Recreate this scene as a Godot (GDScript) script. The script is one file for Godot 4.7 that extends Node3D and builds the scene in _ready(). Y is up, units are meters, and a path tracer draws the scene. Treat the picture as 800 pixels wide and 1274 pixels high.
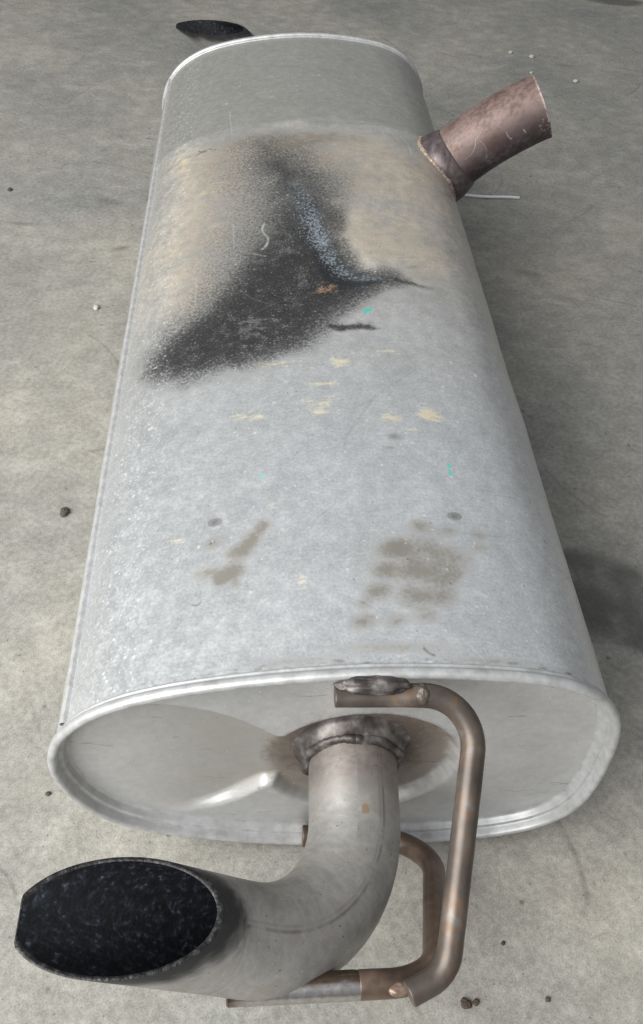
extends Node3D
# A used oval exhaust muffler lying on a workshop's concrete floor, seen from above its near end.

const LENGTH := 1.072        # body length, metres
const SECTION_Y := 0.131     # height of the section's centre above the floor
const PLATE_X := 0.014       # centre of the embossed pad on the end plate
const PLATE_Y := 0.121
const TEX_W := 1024
const TEX_H := 1408
const FLOOR_W := 1408

var rng := RandomNumberGenerator.new()
var outline: Array = []      # [point, outward normal, arc length from the top, clockwise seen from +z]
var perimeter := 0.0
var grit_noise := FastNoiseLite.new()
var lump_noise := FastNoiseLite.new()
var M := {}

func _ready():
	# ---- camera
	var cam := Camera3D.new()
	cam.name = "camera"
	cam.keep_aspect = Camera3D.KEEP_HEIGHT
	cam.fov = 60.15
	cam.near = 0.02
	cam.far = 60.0
	cam.transform = Transform3D(Basis(Vector3(0.997366, 0.053138, 0.049374), Vector3(0.0, 0.680680, -0.732581), Vector3(-0.072536, 0.730651, 0.678887)).orthonormalized(), Vector3(-0.0569, 0.7164, 0.2900))
	add_child(cam)
	cam.current = true
	# ---- air and light: pale overcast daylight, and the wide open doorway it comes in by
	var env := Environment.new()
	env.background_mode = Environment.BG_SKY
	var sm := ProceduralSkyMaterial.new()
	sm.sky_top_color = Color(0.90, 0.915, 0.935)
	sm.sky_horizon_color = Color(0.52, 0.525, 0.53)
	sm.sky_curve = 0.6
	sm.ground_horizon_color = Color(0.40, 0.39, 0.37)
	sm.ground_bottom_color = Color(0.30, 0.29, 0.27)
	sm.sky_energy_multiplier = 0.66
	sm.ground_energy_multiplier = 0.66
	var sky := Sky.new()
	sky.sky_material = sm
	env.sky = sky
	env.tonemap_mode = Environment.TONE_MAPPER_LINEAR
	env.tonemap_exposure = 1.14
	env.sdfgi_enabled = true
	env.ssao_enabled = true
	env.ssil_enabled = true
	var we := WorldEnvironment.new()
	we.name = "daylight_air"
	we.environment = env
	add_child(we)
	var lamp := AreaLight3D.new()
	lamp.name = "open_doorway_daylight"
	lamp.area_size = Vector2(2.6, 2.2)
	lamp.light_color = Color(1.0, 0.998, 0.985)
	lamp.light_energy = 13.5
	lamp.area_range = 30.0
	lamp.shadow_enabled = true
	add_child(lamp)
	lamp.look_at_from_position(Vector3(-1.75, 1.80, 0.95), Vector3(0.05, 0.0, -0.15))

	rng.seed = 41
	grit_noise.noise_type = FastNoiseLite.TYPE_SIMPLEX_SMOOTH
	grit_noise.seed = 5
	grit_noise.frequency = 1.0
	lump_noise.noise_type = FastNoiseLite.TYPE_SIMPLEX_SMOOTH
	lump_noise.seed = 12
	lump_noise.frequency = 1.0
	lump_noise.fractal_octaves = 3
	make_outline()
	make_materials()
	make_floor()
	make_muffler()
	make_litter()

# ------------------------------------------------------------------ helpers
func numbered(parent: Node, called: String) -> String:
	if not parent.has_node(called):
		return called
	var k := 1
	while parent.has_node("%s_%03d" % [called, k]):
		k += 1
	return "%s_%03d" % [called, k]

func obj(called: String, mesh: Mesh, m: Material, parent: Node = null) -> MeshInstance3D:
	var p: Node = self if parent == null else parent
	var o := MeshInstance3D.new()
	o.name = numbered(p, called)
	o.mesh = mesh
	o.material_override = m
	p.add_child(o, true)
	return o

func tag(o: Node, label: String, category: String, group := "") -> void:
	o.set_meta("label", label)
	o.set_meta("category", category)
	if group != "":
		o.set_meta("group", group)

# rows of points -> one smooth sheet. sgn +1: the face looks along (across x along).
func sheet(rows: Array, wrap: bool, sgn := 1.0, colors: Array = [], us: Array = [], vs: Array = [], planar := Rect2()) -> ArrayMesh:
	var n: int = rows.size()
	var m: int = rows[0].size()
	var cols := m + 1 if wrap else m
	var pos := PackedVector3Array()
	var nor := PackedVector3Array()
	var uv := PackedVector2Array()
	var col := PackedColorArray()
	var idx := PackedInt32Array()
	for i in n:
		var row: PackedVector3Array = rows[i]
		var above: PackedVector3Array = rows[maxi(i - 1, 0)]
		var below: PackedVector3Array = rows[mini(i + 1, n - 1)]
		for j in cols:
			var k := j % m
			var a := (k + m - 1) % m if wrap else maxi(k - 1, 0)
			var b := (k + 1) % m if wrap else mini(k + 1, m - 1)
			var du := row[b] - row[a]
			if du.length_squared() < 1e-16:
				du = below[b] - below[a] + above[b] - above[a]
			var nn := du.cross(below[k] - above[k]) * sgn
			pos.append(row[k])
			nor.append(nn.normalized() if nn.length_squared() > 1e-22 else Vector3.UP)
			if planar.size.x > 0.0:
				uv.append((Vector2(row[k].x, row[k].y) - planar.position) / planar.size)
			else:
				uv.append(Vector2(us[j] if us.size() else float(j) / (cols - 1), vs[i] if vs.size() else float(i) / (n - 1)))
			if colors.size():
				var cr: PackedColorArray = colors[i]
				col.append(cr[k])
	for i in n - 1:
		for j in cols - 1:
			var a := i * cols + j
			var b := a + 1
			var c := a + cols
			var d := c + 1
			if sgn > 0.0:
				idx.append_array(PackedInt32Array([a, c, b, b, c, d]))
			else:
				idx.append_array(PackedInt32Array([a, b, c, b, d, c]))
	var arr := []
	arr.resize(Mesh.ARRAY_MAX)
	arr[Mesh.ARRAY_VERTEX] = pos
	arr[Mesh.ARRAY_NORMAL] = nor
	arr[Mesh.ARRAY_TEX_UV] = uv
	if us.size():
		arr[Mesh.ARRAY_TEX_UV2] = uv
	if colors.size():
		arr[Mesh.ARRAY_COLOR] = col
	arr[Mesh.ARRAY_INDEX] = idx
	var am := ArrayMesh.new()
	am.add_surface_from_arrays(Mesh.PRIMITIVE_TRIANGLES, arr)
	return am

# a polyline whose inner corners are rounded
func rounded(pts: Array, radii: Array, step := 0.006) -> PackedVector3Array:
	var raw := PackedVector3Array([pts[0]])
	for i in range(1, pts.size() - 1):
		var b: Vector3 = pts[i]
		var u: Vector3 = (pts[i - 1] - b).normalized()
		var v: Vector3 = (pts[i + 1] - b).normalized()
		var ang := u.angle_to(v)
		var r: float = radii[i - 1]
		var t := r / tan(ang / 2.0)
		var ctr := b + (u + v).normalized() * r / sin(ang / 2.0)
		var w0 := b + u * t - ctr
		var w1 := b + v * t - ctr
		var om := PI - ang
		for k in 25:
			var s := k / 24.0
			raw.append(ctr + (w0 * sin((1.0 - s) * om) + w1 * sin(s * om)) / sin(om))
	raw.append(pts[pts.size() - 1])
	return evenly(raw, step)

func evenly(raw: PackedVector3Array, step: float) -> PackedVector3Array:
	var total := 0.0
	for i in raw.size() - 1:
		total += raw[i].distance_to(raw[i + 1])
	var n := maxi(2, int(round(total / step)))
	var out := PackedVector3Array([raw[0]])
	var i := 0
	var done := 0.0
	for k in range(1, n):
		var want := total * k / n
		while i < raw.size() - 2 and done + raw[i].distance_to(raw[i + 1]) < want:
			done += raw[i].distance_to(raw[i + 1])
			i += 1
		var seg := raw[i].distance_to(raw[i + 1])
		out.append(raw[i].lerp(raw[i + 1], clampf((want - done) / maxf(seg, 1e-9), 0.0, 1.0)))
	out.append(raw[raw.size() - 1])
	return out

# [tangent, first axis, second axis] at each point, carried along without twisting
func frames(path: PackedVector3Array, first: Vector3) -> Array:
	var out := []
	var nrm := first
	for i in path.size():
		var t := (path[mini(i + 1, path.size() - 1)] - path[maxi(i - 1, 0)]).normalized()
		nrm = (nrm - t * nrm.dot(t)).normalized()
		out.append([t, nrm, t.cross(nrm)])
	return out

func ring(c: Vector3, fr: Array, r: float, sides: int, flat := 1.0) -> PackedVector3Array:
	var p := PackedVector3Array()
	for j in sides:
		var a := TAU * j / sides
		p.append(c + fr[1] * cos(a) * r * flat + fr[2] * sin(a) * r)
	return p

# a solid bent rod with slightly rounded ends
func rod_mesh(path: PackedVector3Array, r: float, first := Vector3.UP, sides := 26, flats: Array = []) -> ArrayMesh:
	var fr := frames(path, first)
	var rows := []
	var n := path.size()
	var e := r * 0.12
	for q in [[0.0, 0.0], [0.6, 0.0], [0.88, 0.0], [0.97, 0.25]]:
		rows.append(ring(path[0] + fr[0][0] * e * q[1], fr[0], maxf(r * q[0], 1e-5), sides, flats[0] if flats.size() else 1.0))
	for i in n:
		var c := path[i]
		if i == 0:
			c += fr[0][0] * e
		if i == n - 1:
			c -= fr[n - 1][0] * e
		rows.append(ring(c, fr[i], r * (1.0 + 0.018 * lump_noise.get_noise_3dv(path[i] * 60.0)), sides, flats[i] if flats.size() else 1.0))
	for q in [[0.97, 0.25], [0.88, 0.0], [0.6, 0.0], [0.0, 0.0]]:
		rows.append(ring(path[n - 1] - fr[n - 1][0] * e * q[1], fr[n - 1], maxf(r * q[0], 1e-5), sides))
	return sheet(rows, true)

# an uneven bead of weld along a closed loop of points; out_dir leads away from the loop's middle
func weld_bead(loop: PackedVector3Array, axis: Vector3, r: float, rough := 0.35, seed_at := 0.0) -> ArrayMesh:
	var mid := Vector3.ZERO
	for p in loop:
		mid += p / loop.size()
	var rows := []
	var n := loop.size()
	for i in n + 1:
		var p := loop[i % n]
		var t := (loop[(i + 1) % n] - loop[(i + n - 1) % n]).normalized()
		var o := (p - mid)
		o = (o - t * o.dot(t)).normalized()
		var b := t.cross(o)
		var row := PackedVector3Array()
		for j in 14:
			var a := TAU * j / 14.0
			var d := o * cos(a) + b * sin(a)
			var q := p + d * r
			var k := 1.0 + rough * lump_noise.get_noise_3dv(q * 55.0 + Vector3(seed_at, 0, 0)) + rough * 0.6 * sin(i * TAU / n * 46.0 + 2.0 * cos(a) + seed_at) * 0.4
			row.append(p + d * r * k)
		rows.append(row)
	return sheet(rows, true, -1.0)

func blob(radii: Vector3, amount: float, freq: float, seed_at: float, across := 22, down := 14) -> ArrayMesh:
	var rows := []
	for i in down + 1:
		var th := PI * i / down
		var row := PackedVector3Array()
		for j in across:
			var ph := TAU * j / across
			var d := Vector3(sin(th) * cos(ph), cos(th), sin(th) * sin(ph))
			var k := 1.0 + amount * lump_noise.get_noise_3dv(d * freq + Vector3(seed_at, seed_at * 0.7, 0.0))
			row.append(d * radii * k)
		rows.append(row)
	return sheet(rows, true, 1.0)

func smooth(a: float, b: float, x: float) -> float:
	var t := clampf((x - a) / (b - a), 0.0, 1.0)
	return t * t * (3.0 - 2.0 * t)

# ------------------------------------------------------------------ the oval section
func make_outline():
	var c := PackedFloat32Array([-0.3, 127.1, 29.6, 127.8, 59.6, 126.6, 89.4, 123.8, 119.1, 118.8, 147.3, 109.0, 170.9, 91.4, 186.6, 66.4, 194.5, 37.4, 197.9, 5.0, 199.2, -24.9, 197.3, -55.2, 188.0, -83.1, 168.6, -104.5, 141.6, -117.1, 112.1, -123.3, 82.4, -126.3, 52.5, -127.4,
		19.7, -127.0, -10.1, -125.5, -39.9, -122.2, -69.3, -116.0, -98.1, -107.8, -126.5, -98.0, -152.9, -84.2, -174.2, -63.8, -188.8, -37.8, -197.8, -6.3, -198.3, 23.4, -189.6, 51.7, -172.1, 75.7, -148.2, 93.4, -120.8, 105.5, -91.9, 113.7, -62.6, 119.7, -32.9, 124.1])
	var n := c.size() / 2
	var pts := PackedVector2Array()
	for i in n:
		var q := []
		for k in [-1, 0, 1, 2]:
			var w: int = (i + k + n) % n
			q.append(Vector2(c[w * 2], c[w * 2 + 1]) * 0.001)
		for k in 7:
			pts.append(q[1].cubic_interpolate(q[2], q[0], q[3], k / 7.0))
	var m := pts.size()
	var s := 0.0
	var arc := PackedFloat32Array()
	for i in m:
		arc.append(s)
		s += pts[i].distance_to(pts[(i + 1) % m])
	perimeter = s
	for i in m:
		var t := (pts[(i + 1) % m] - pts[(i + m - 1) % m]).normalized()
		var a := arc[i]
		outline.append([pts[i], Vector2(-t.y, t.x), a if a <= s * 0.5 else a - s])

func rim_point(j: int, offset: float, z: float) -> Vector3:
	var o: Array = outline[j]
	var p: Vector2 = o[0] + o[1] * offset
	return Vector3(p.x, p.y + SECTION_Y, z)

func section_ring(offset: float, z: float) -> PackedVector3Array:
	var row := PackedVector3Array()
	for j in outline.size():
		row.append(rim_point(j, offset, z))
	return row

func u_of(s: float) -> float:
	if absf(s) <= 0.33:
		return 0.5 + s / 0.75
	return 0.5 + signf(s) * (0.44 + 0.06 * (absf(s) - 0.33) / maxf(perimeter * 0.5 - 0.33, 0.01))

# how far the battered top has been pushed in (s across, z along, metres)
func dent(s: float, z: float) -> float:
	var d := 0.0
	# the crushed hollow under the burn: two banks that meet in a corner on the right
	var p := Vector2(s, z)
	var corner := Vector2(0.074, -0.442)
	var bank := (Vector2(-0.012, -0.600) - corner).normalized()
	var near := (Vector2(-0.030, -0.385) - corner).normalized()
	var q := p - corner
	var inside := smooth(-0.004, 0.030, bank.cross(q) * signf(bank.cross(near))) * smooth(-0.004, 0.034, -near.cross(q) * signf(bank.cross(near)))
	d -= 0.0095 * inside * exp(-pow(q.length() / 0.150, 2.0))
	d += 0.0012 * exp(-pow((p - Vector2(0.085, -0.430)).length() / 0.035, 2.0))
	d -= 0.0016 * exp(-pow((s + 0.08) / 0.09, 2.0) - pow((z + 0.36) / 0.08, 2.0))
	# slow waves of thin sheet
	d += 0.0011 * grit_noise.get_noise_2d(s * 9.0, z * 5.0) + 0.00022 * grit_noise.get_noise_2d(s * 34.0 + 7.0, z * 26.0)
	# the outer wrap stops short of the far end
	d += 0.0009 * smooth(-0.783, -0.789, z + 0.012 * grit_noise.get_noise_2d(s * 6.0, 3.0))
	return d

# ------------------------------------------------------------------ textures
func noise_bytes(w: int, h: int, freq: float, octaves: int, sd: int, kind := FastNoiseLite.TYPE_SIMPLEX_SMOOTH) -> PackedByteArray:
	var f := FastNoiseLite.new()
	f.noise_type = kind
	f.seed = sd
	f.frequency = freq
	f.fractal_octaves = octaves
	var im := f.get_image(w, h, false, false, true)
	im.convert(Image.FORMAT_L8)
	return im.get_data()

func seamless_bytes(w: int, freq: float, octaves: int, sd: int) -> PackedByteArray:
	var f := FastNoiseLite.new()
	f.noise_type = FastNoiseLite.TYPE_SIMPLEX_SMOOTH
	f.seed = sd
	f.frequency = freq
	f.fractal_octaves = octaves
	var im := f.get_seamless_image(w, w, false, false, 0.1, true)
	im.convert(Image.FORMAT_L8)
	return im.get_data()

# soft spot: adds to a layer (pixels), brightest in the middle
func stamp(layer: PackedFloat32Array, w: int, h: int, cx: float, cy: float, rx: float, ry: float, turn: float, strength: float, hard := 0.0) -> void:
	var reach := maxf(rx, ry) + 1.0
	var c := cos(turn)
	var s := sin(turn)
	for y in range(maxi(0, int(cy - reach)), mini(h, int(cy + reach) + 2)):
		for x in range(maxi(0, int(cx - reach)), mini(w, int(cx + reach) + 2)):
			var dx := x - cx
			var dy := y - cy
			var q := sqrt(pow((dx * c + dy * s) / rx, 2.0) + pow((dy * c - dx * s) / ry, 2.0))
			if q < 1.0:
				var k := strength * (1.0 if q < hard else 1.0 - (q - hard) / (1.0 - hard))
				layer[y * w + x] = clampf(layer[y * w + x] + k, -1.0, 1.5)

func stroke(layer: PackedFloat32Array, w: int, h: int, a: Vector2, b: Vector2, r: float, strength: float, bow := 0.0) -> void:
	var n := int(a.distance_to(b) / maxf(r * 0.6, 0.4)) + 2
	var side := (b - a).orthogonal() * bow
	for i in n + 1:
		var t := float(i) / n
		var p := a.lerp(b, t) + side * (4.0 * t * (1.0 - t))
		var k := strength * (0.55 + 0.45 * grit_noise.get_noise_2d(p.x * 0.11, p.y * 0.11 + 3.0))
		for y in range(maxi(0, int(p.y - r)), mini(h, int(p.y + r) + 2)):
			for x in range(maxi(0, int(p.x - r)), mini(w, int(p.x + r) + 2)):
				var d := Vector2(x, y).distance_to(p)
				if d < r + 0.5:
					layer[y * w + x] = maxf(layer[y * w + x], k * clampf(r + 0.5 - d, 0.0, 1.0))

func bx(s_mm: float) -> float:
	return u_of(s_mm * 0.001) * TEX_W

func by(z_mm: float) -> float:
	return -z_mm * 0.001 / LENGTH * TEX_H

func polygon_distance(p: Vector2, poly: PackedVector2Array) -> float:
	var best := 1e9
	for i in poly.size():
		best = minf(best, p.distance_squared_to(Geometry2D.get_closest_point_to_segment(p, poly[i], poly[(i + 1) % poly.size()])))
	var d := sqrt(best)
	return d if Geometry2D.is_point_in_polygon(p, poly) else -d

func zeros(n: int) -> PackedFloat32Array:
	var a := PackedFloat32Array()
	a.resize(n)
	return a

func body_material() -> StandardMaterial3D:
	var W := TEX_W
	var H := TEX_H
	# the scorch, worked out coarsely and then enlarged
	var cw := W / 4
	var ch := H / 4
	var poly := PackedVector2Array()
	var pl := PackedFloat32Array([-48, -722, -20, -690, 10, -640, 30, -575, 32, -505, 44, -464, 66, -449, 88, -441, 60, -424, 34, -398, 12, -374, -4, -350, -18, -333, -71, -318, -113, -313, -150, -322, -166, -343, -161, -361, -142, -388, -111, -412, -88, -455, -70, -500, -52, -545, -46, -612, -54, -690])
	for i in pl.size() / 2:
		poly.append(Vector2(pl[i * 2], pl[i * 2 + 1]))
	var tar_poly := PackedVector2Array([Vector2(-14, -600), Vector2(4, -585), Vector2(16, -530), Vector2(30, -482), Vector2(52, -452), Vector2(72, -441), Vector2(40, -424), Vector2(14, -424), Vector2(4, -460), Vector2(-8, -530)])
	var scorch_im := Image.create(cw, ch, false, Image.FORMAT_RF)
	var tar_im := Image.create(cw, ch, false, Image.FORMAT_RF)
	for y in ch:
		var z := -(y + 0.5) / ch * LENGTH * 1000.0
		if z < -800.0 or z > -260.0:
			continue
		for x in cw:
			var u := (x + 0.5) / cw
			var s := (u - 0.5) * 750.0
			if s < -260.0 or s > 180.0:
				continue
			var d := polygon_distance(Vector2(s, z), poly)
			var soft := 26.0
			if d < 0.0:
				soft = 24.0 + 54.0 * smooth(-430.0, -560.0, z) + 40.0 * smooth(-40.0, -120.0, s) * smooth(-340.0, -390.0, z)
				soft = lerpf(soft, 15.0, smooth(-5.0, 25.0, s) * smooth(-640.0, -560.0, z))
			else:
				soft = 30.0 + 30.0 * smooth(-440.0, -600.0, z)
			var v := clampf(0.5 + d / soft * 0.5, 0.0, 1.0)
			# thin dark tails running right from the lip and from the lower corner
			var t1 := smooth(150.0, 70.0, s) * exp(-pow((z + 440.0 - (s - 70.0) * 0.02) / 7.0, 2.0)) * smooth(40.0, 70.0, s)
			var t2 := smooth(62.0, 44.0, s) * exp(-pow((z + 366.0) / 7.0, 2.0)) * smooth(-10.0, 10.0, s)
			v = maxf(v, maxf(t1 * 0.72, t2 * 0.75))
			scorch_im.set_pixel(x, y, Color(v, 0, 0))
			tar_im.set_pixel(x, y, Color(clampf(0.5 + polygon_distance(Vector2(s, z), tar_poly) / 24.0, 0.0, 1.0), 0, 0))
	scorch_im.resize(W, H, Image.INTERPOLATE_CUBIC)
	tar_im.resize(W, H, Image.INTERPOLATE_CUBIC)
	var scorch := scorch_im.get_data().to_float32_array()
	var tar := tar_im.get_data().to_float32_array()

	var tan_l := zeros(W * H)
	for t in [[-143, -756, 62, 60, 0.95], [-130, -690, 60, 90, 0.7], [-76, -735, 90, 70, 0.55], [20, -700, 150, 110, 0.55], [111, -690, 120, 110, 0.6], [105, -590, 110, 130, 0.5], [-112, -600, 80, 130, 0.6], [-150, -520, 70, 110, 0.6], [-120, -440, 70, 70, 0.5], [60, -520, 110, 90, 0.55], [110, -480, 90, 60, 0.35], [145, -760, 46, 46, 0.9], [-60, -760, 160, 40, 0.3]]:
		stamp(tan_l, W, H, bx(t[0]), by(t[1]), t[2] * 1.36, t[3] * 1.31, 0.0, t[4])
	var dusk := zeros(W * H)   # brown-grey heat stain round the upper end of the burn
	for t in [[-60, -745, 110, 40, 0.55], [10, -730, 80, 45, 0.5], [-20, -680, 70, 60, 0.6], [60, -745, 70, 30, 0.3], [105, -520, 60, 30, 0.25], [118, -455, 60, 20, 0.35], [-175, -820, 40, 30, 0.25], [128, -752, 34, 22, 0.5]]:
		stamp(dusk, W, H, bx(t[0]), by(t[1]), t[2] * 1.36, t[3] * 1.31, 0.0, t[4])
	var yellow := zeros(W * H)
	for t in [[-43, -316, 26, 5, -0.1, 0.9], [15, -314, 17, 8, 0.0, 0.9], [-67, -252, 27, 6, -0.25, 0.9], [-9, -259, 20, 8, 0.0, 0.8], [-4, -247, 17, 3, 0.0, 0.8], [-1, -284, 17, 3, 0.0, 0.9], [51, -240, 13, 7, 0.2, 1.0], [83, -247, 16, 8, 0.0, 1.1], [66, -228, 9, 3, 0.0, 0.8], [-119, -130, 10, 4, -0.3, 0.8], [8, -160, 9, 2, 0.0, 0.7], [-49, -150, 8, 3, -0.2, 0.6], [12, -131, 7, 4, 0.3, 0.6], [-62, -330, 16, 3, 0.1, 0.5], [60, -330, 30, 4, 0.1, 0.45], [100, -300, 24, 3, 0.2, 0.35], [-28, -75, 6, 9, 0.3, 0.4], [-115, -640, 14, 12, 0.0, 0.7], [-100, -560, 10, 8, 0.0, 0.6], [16, -700, 14, 16, 0.0, 0.5], [-150, -740, 26, 40, 0.2, 0.6]]:
		stamp(yellow, W, H, bx(t[0]), by(t[1]), t[2] * 1.5, t[3] * 2.0, t[4], t[5] * 1.05, 0.0)
	var mud_and_shade := zeros(W * H)  # footprints and dirt, plus a dent's shadow painted near the far left edge
	for t in [[-54, -131, 9, 9, 0.0, 0.75], [-61, -120, 12, 11, 0.5, 0.75], [-70, -109, 15, 11, 0.3, 0.85], [-90, -120, 13, 9, 0.2, 0.6], [-76, -91, 16, 12, 0.4, 0.95], [-93, -93, 14, 10, 0.0, 0.55], [-84, -84, 7, 6, 0.0, 0.7], [-72, -80, 6, 5, 0.0, 0.5],
		[60, -126, 13, 9, 0.0, 0.6], [78, -122, 11, 8, 0.0, 0.55], [101, -121, 10, 8, 0.0, 0.45], [100, -108, 12, 8, 0.0, 0.35], [38, -104, 16, 11, 0.3, 0.75], [60, -104, 26, 22, 0.0, 0.4], [80, -95, 22, 18, 0.0, 0.45], [30, -84, 13, 10, 0.2, 0.6], [52, -84, 16, 13, 0.0, 0.5], [70, -78, 18, 14, 0.3, 0.5], [22, -66, 13, 10, 0.4, 0.65], [48, -62, 17, 12, 0.0, 0.5], [66, -62, 15, 11, 0.0, 0.5], [44, -84, 44, 48, 0.5, 0.32], [11, -42, 14, 9, 0.2, 0.7], [12, -56, 9, 8, 0.0, 0.45], [32, -42, 12, 9, 0.2, 0.5], [52, -46, 14, 9, 0.0, 0.4], [30, -22, 60, 8, 0.0, 0.35], [-40, -15, 60, 5, 0.0, 0.35], [90, -14, 60, 5, 0.0, 0.3], [45, -206, 8, 3, 0.0, 0.5], [96, -470, 14, 4, 0.5, 0.4], [-126, -742, 16, 3, 0.4, 0.9], [-170, -790, 20, 4, 0.1, 0.4]]:
		stamp(mud_and_shade, W, H, bx(t[0]), by(t[1]), t[2] * 1.36, t[3] * 1.31, t[4], t[5])
	var tar_glint := zeros(W * H)  # pale flecks that paint the tar's glossy reflections into its colour
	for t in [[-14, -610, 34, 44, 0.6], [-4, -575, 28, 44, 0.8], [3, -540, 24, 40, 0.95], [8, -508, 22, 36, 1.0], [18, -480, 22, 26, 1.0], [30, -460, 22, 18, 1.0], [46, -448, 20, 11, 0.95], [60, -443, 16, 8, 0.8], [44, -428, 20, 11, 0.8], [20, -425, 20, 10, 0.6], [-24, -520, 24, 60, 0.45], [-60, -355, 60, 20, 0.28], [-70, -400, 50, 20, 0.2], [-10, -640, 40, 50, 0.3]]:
		stamp(tar_glint, W, H, bx(t[0]), by(t[1]), t[2] * 1.36, t[3] * 1.31, 0.0, t[5] if t.size() > 5 else t[4])
	var smear_and_shade := zeros(W * H)  # dull smears, plus shade painted down the left flank
	for k in 130:
		var s := rng.randf_range(-230, 200)
		var z := rng.randf_range(-1040, -20)
		stamp(smear_and_shade, W, H, bx(s), by(z), rng.randf_range(10, 60), rng.randf_range(4, 22), rng.randfn(0.15, 0.35), rng.randf_range(-0.5, 0.6))
	for t in [[-120, -250, 70, 40, 0.3], [60, -170, 90, 60, -0.3], [-30, -60, 120, 40, -0.4], [120, -60, 60, 60, 0.4], [140, -260, 50, 110, 0.45], [-200, -100, 34, 160, 1.0], [-200, -300, 34, 220, 1.0], [-200, -520, 34, 220, 0.9], [-200, -780, 30, 260, 0.7], [-30, -210, 90, 30, 0.35], [100, -420, 60, 20, 0.4], [30, -190, 40, 20, 0.4]]:
		stamp(smear_and_shade, W, H, bx(t[0]), by(t[1]), t[2] * 1.36, t[3] * 1.31, 0.0, t[4])
	var teal := zeros(W * H)
	for t in [[44, -390, 6, 4, 0.2, 1.2], [41, -386, 3, 3, 0.0, 1.0], [90, -190, 2, 4, 0.0, 1.2], [90, -182, 2, 5, 0.1, 1.2], [80, -180, 1.5, 1.5, 0.0, 1.0], [-57, -182, 8, 3, -0.5, 0.55]]:
		stamp(teal, W, H, bx(t[0]), by(t[1]), t[2] * 1.36, t[3] * 1.31, t[4], t[5], 0.4)
	var light_l := zeros(W * H)
	var dark_l := zeros(W * H)
	# scratches seen in the metal
	for t in [[-51, -554, -48, -530, 1.6, 0.9, 0.15], [-48, -530, -53, -507, 1.8, 0.9, -0.12], [-62, -500, -50, -494, 1.6, 0.7, 0.0], [-93, -833, -89, -772, 0.7, 0.7, 0.0], [105, -501, 141, -503, 0.6, 0.6, 0.02], [118, -768, 127, -728, 1.6, 0.7, -0.1], [40, -912, 60, -910, 0.8, 0.3, 0.0], [110, -912, 122, -880, 0.7, 0.6, 0.1], [120, -868, 140, -850, 0.9, 0.6, 0.1], [95, -565, 118, -552, 0.8, 0.45, 0.1], [98, -548, 124, -556, 0.8, 0.45, -0.2], [-84, -560, -82, -515, 0.7, 0.55, 0.0], [-120, -470, -119, -430, 0.7, 0.5, 0.0], [-75, -440, -30, -405, 0.7, 0.4, 0.1], [-65, -395, -5, -420, 0.7, 0.4, -0.1], [60, -640, 74, -600, 0.6, 0.4, 0.1], [-60, -660, -45, -630, 0.6, 0.4, 0.1]]:
		stroke(light_l, W, H, Vector2(bx(t[0]), by(t[1])), Vector2(bx(t[2]), by(t[3])), t[4], t[5], t[6])
	for t in [[48, -21, 54, -16, 1.2, 0.9, 0.1], [-102, -68, -96, -70, 0.9, 0.8, 0.3], [-60, -240, 30, -205, 0.5, 0.25, 0.02], [20, -250, 90, -320, 0.5, 0.22, 0.02], [10, -215, 36, -262, 1.4, 0.25, 0.0], [116, -905, 70, -916, 1.0, 0.3, 0.0], [-130, -748, -120, -740, 1.6, 0.9, 0.1], [-116, -744, -108, -738, 1.4, 0.8, 0.1]]:
		stroke(dark_l, W, H, Vector2(bx(t[0]), by(t[1])), Vector2(bx(t[2]), by(t[3])), t[4], t[5], t[6])
	for k in 150:
		var p0 := Vector2(bx(rng.randf_range(-210, 190)), by(rng.randf_range(-1040, -20)))
		var an := rng.randfn(0.25, 0.5)
		var p1 := p0 + Vector2(cos(an), sin(an)) * rng.randf_range(8, 70)
		stroke(light_l if k % 3 else dark_l, W, H, p0, p1, rng.randf_range(0.35, 0.7), rng.randf_range(0.10, 0.42), rng.randf_range(-0.08, 0.08))
	# edge of the outer wrap, a thin grimy line
	for k in 60:
		var s0 := -200.0 + k * 6.0
		stroke(dark_l, W, H, Vector2(bx(s0), by(-786 + 10.0 * grit_noise.get_noise_2d(s0 * 0.006, 3.0))), Vector2(bx(s0 + 6.0), by(-786 + 10.0 * grit_noise.get_noise_2d((s0 + 6.0) * 0.006, 3.0))), 0.9, rng.randf_range(0.1, 0.5))
	# dirt caught against the near rim
	for k in 90:
		stamp(dark_l, W, H, bx(rng.randf_range(-150, 170)), by(rng.randf_range(-14, -10)), rng.randf_range(2, 8), rng.randf_range(0.8, 2.0), 0.0, rng.randf_range(0.1, 0.4))
	# spot-weld marks: a dark ring with a dull middle
	for t in [[-89, -140], [86, -137]]:
		for k in 14:
			var a := TAU * k / 14.0
			stamp(dark_l, W, H, bx(t[0] + cos(a) * 5.0), by(t[1] + sin(a) * 3.6), 2.0, 2.0, 0.0, 0.34)
		stamp(dark_l, W, H, bx(t[0]), by(t[1]), 8.0, 6.0, 0.0, 0.6, 0.3)
	stamp(dark_l, W, H, bx(50), by(-219), 12.0, 8.0, 0.0, 0.5)
	for k in 420:
		var s := rng.randf_range(-230, 200)
		var z := rng.randf_range(-1060, -8)
		var r := rng.randf_range(0.5, 1.3)
		stamp(dark_l, W, H, bx(s), by(z), r, r * rng.randf_range(0.7, 1.4), 0.0, rng.randf_range(0.3, 0.9), 0.3)
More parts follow.
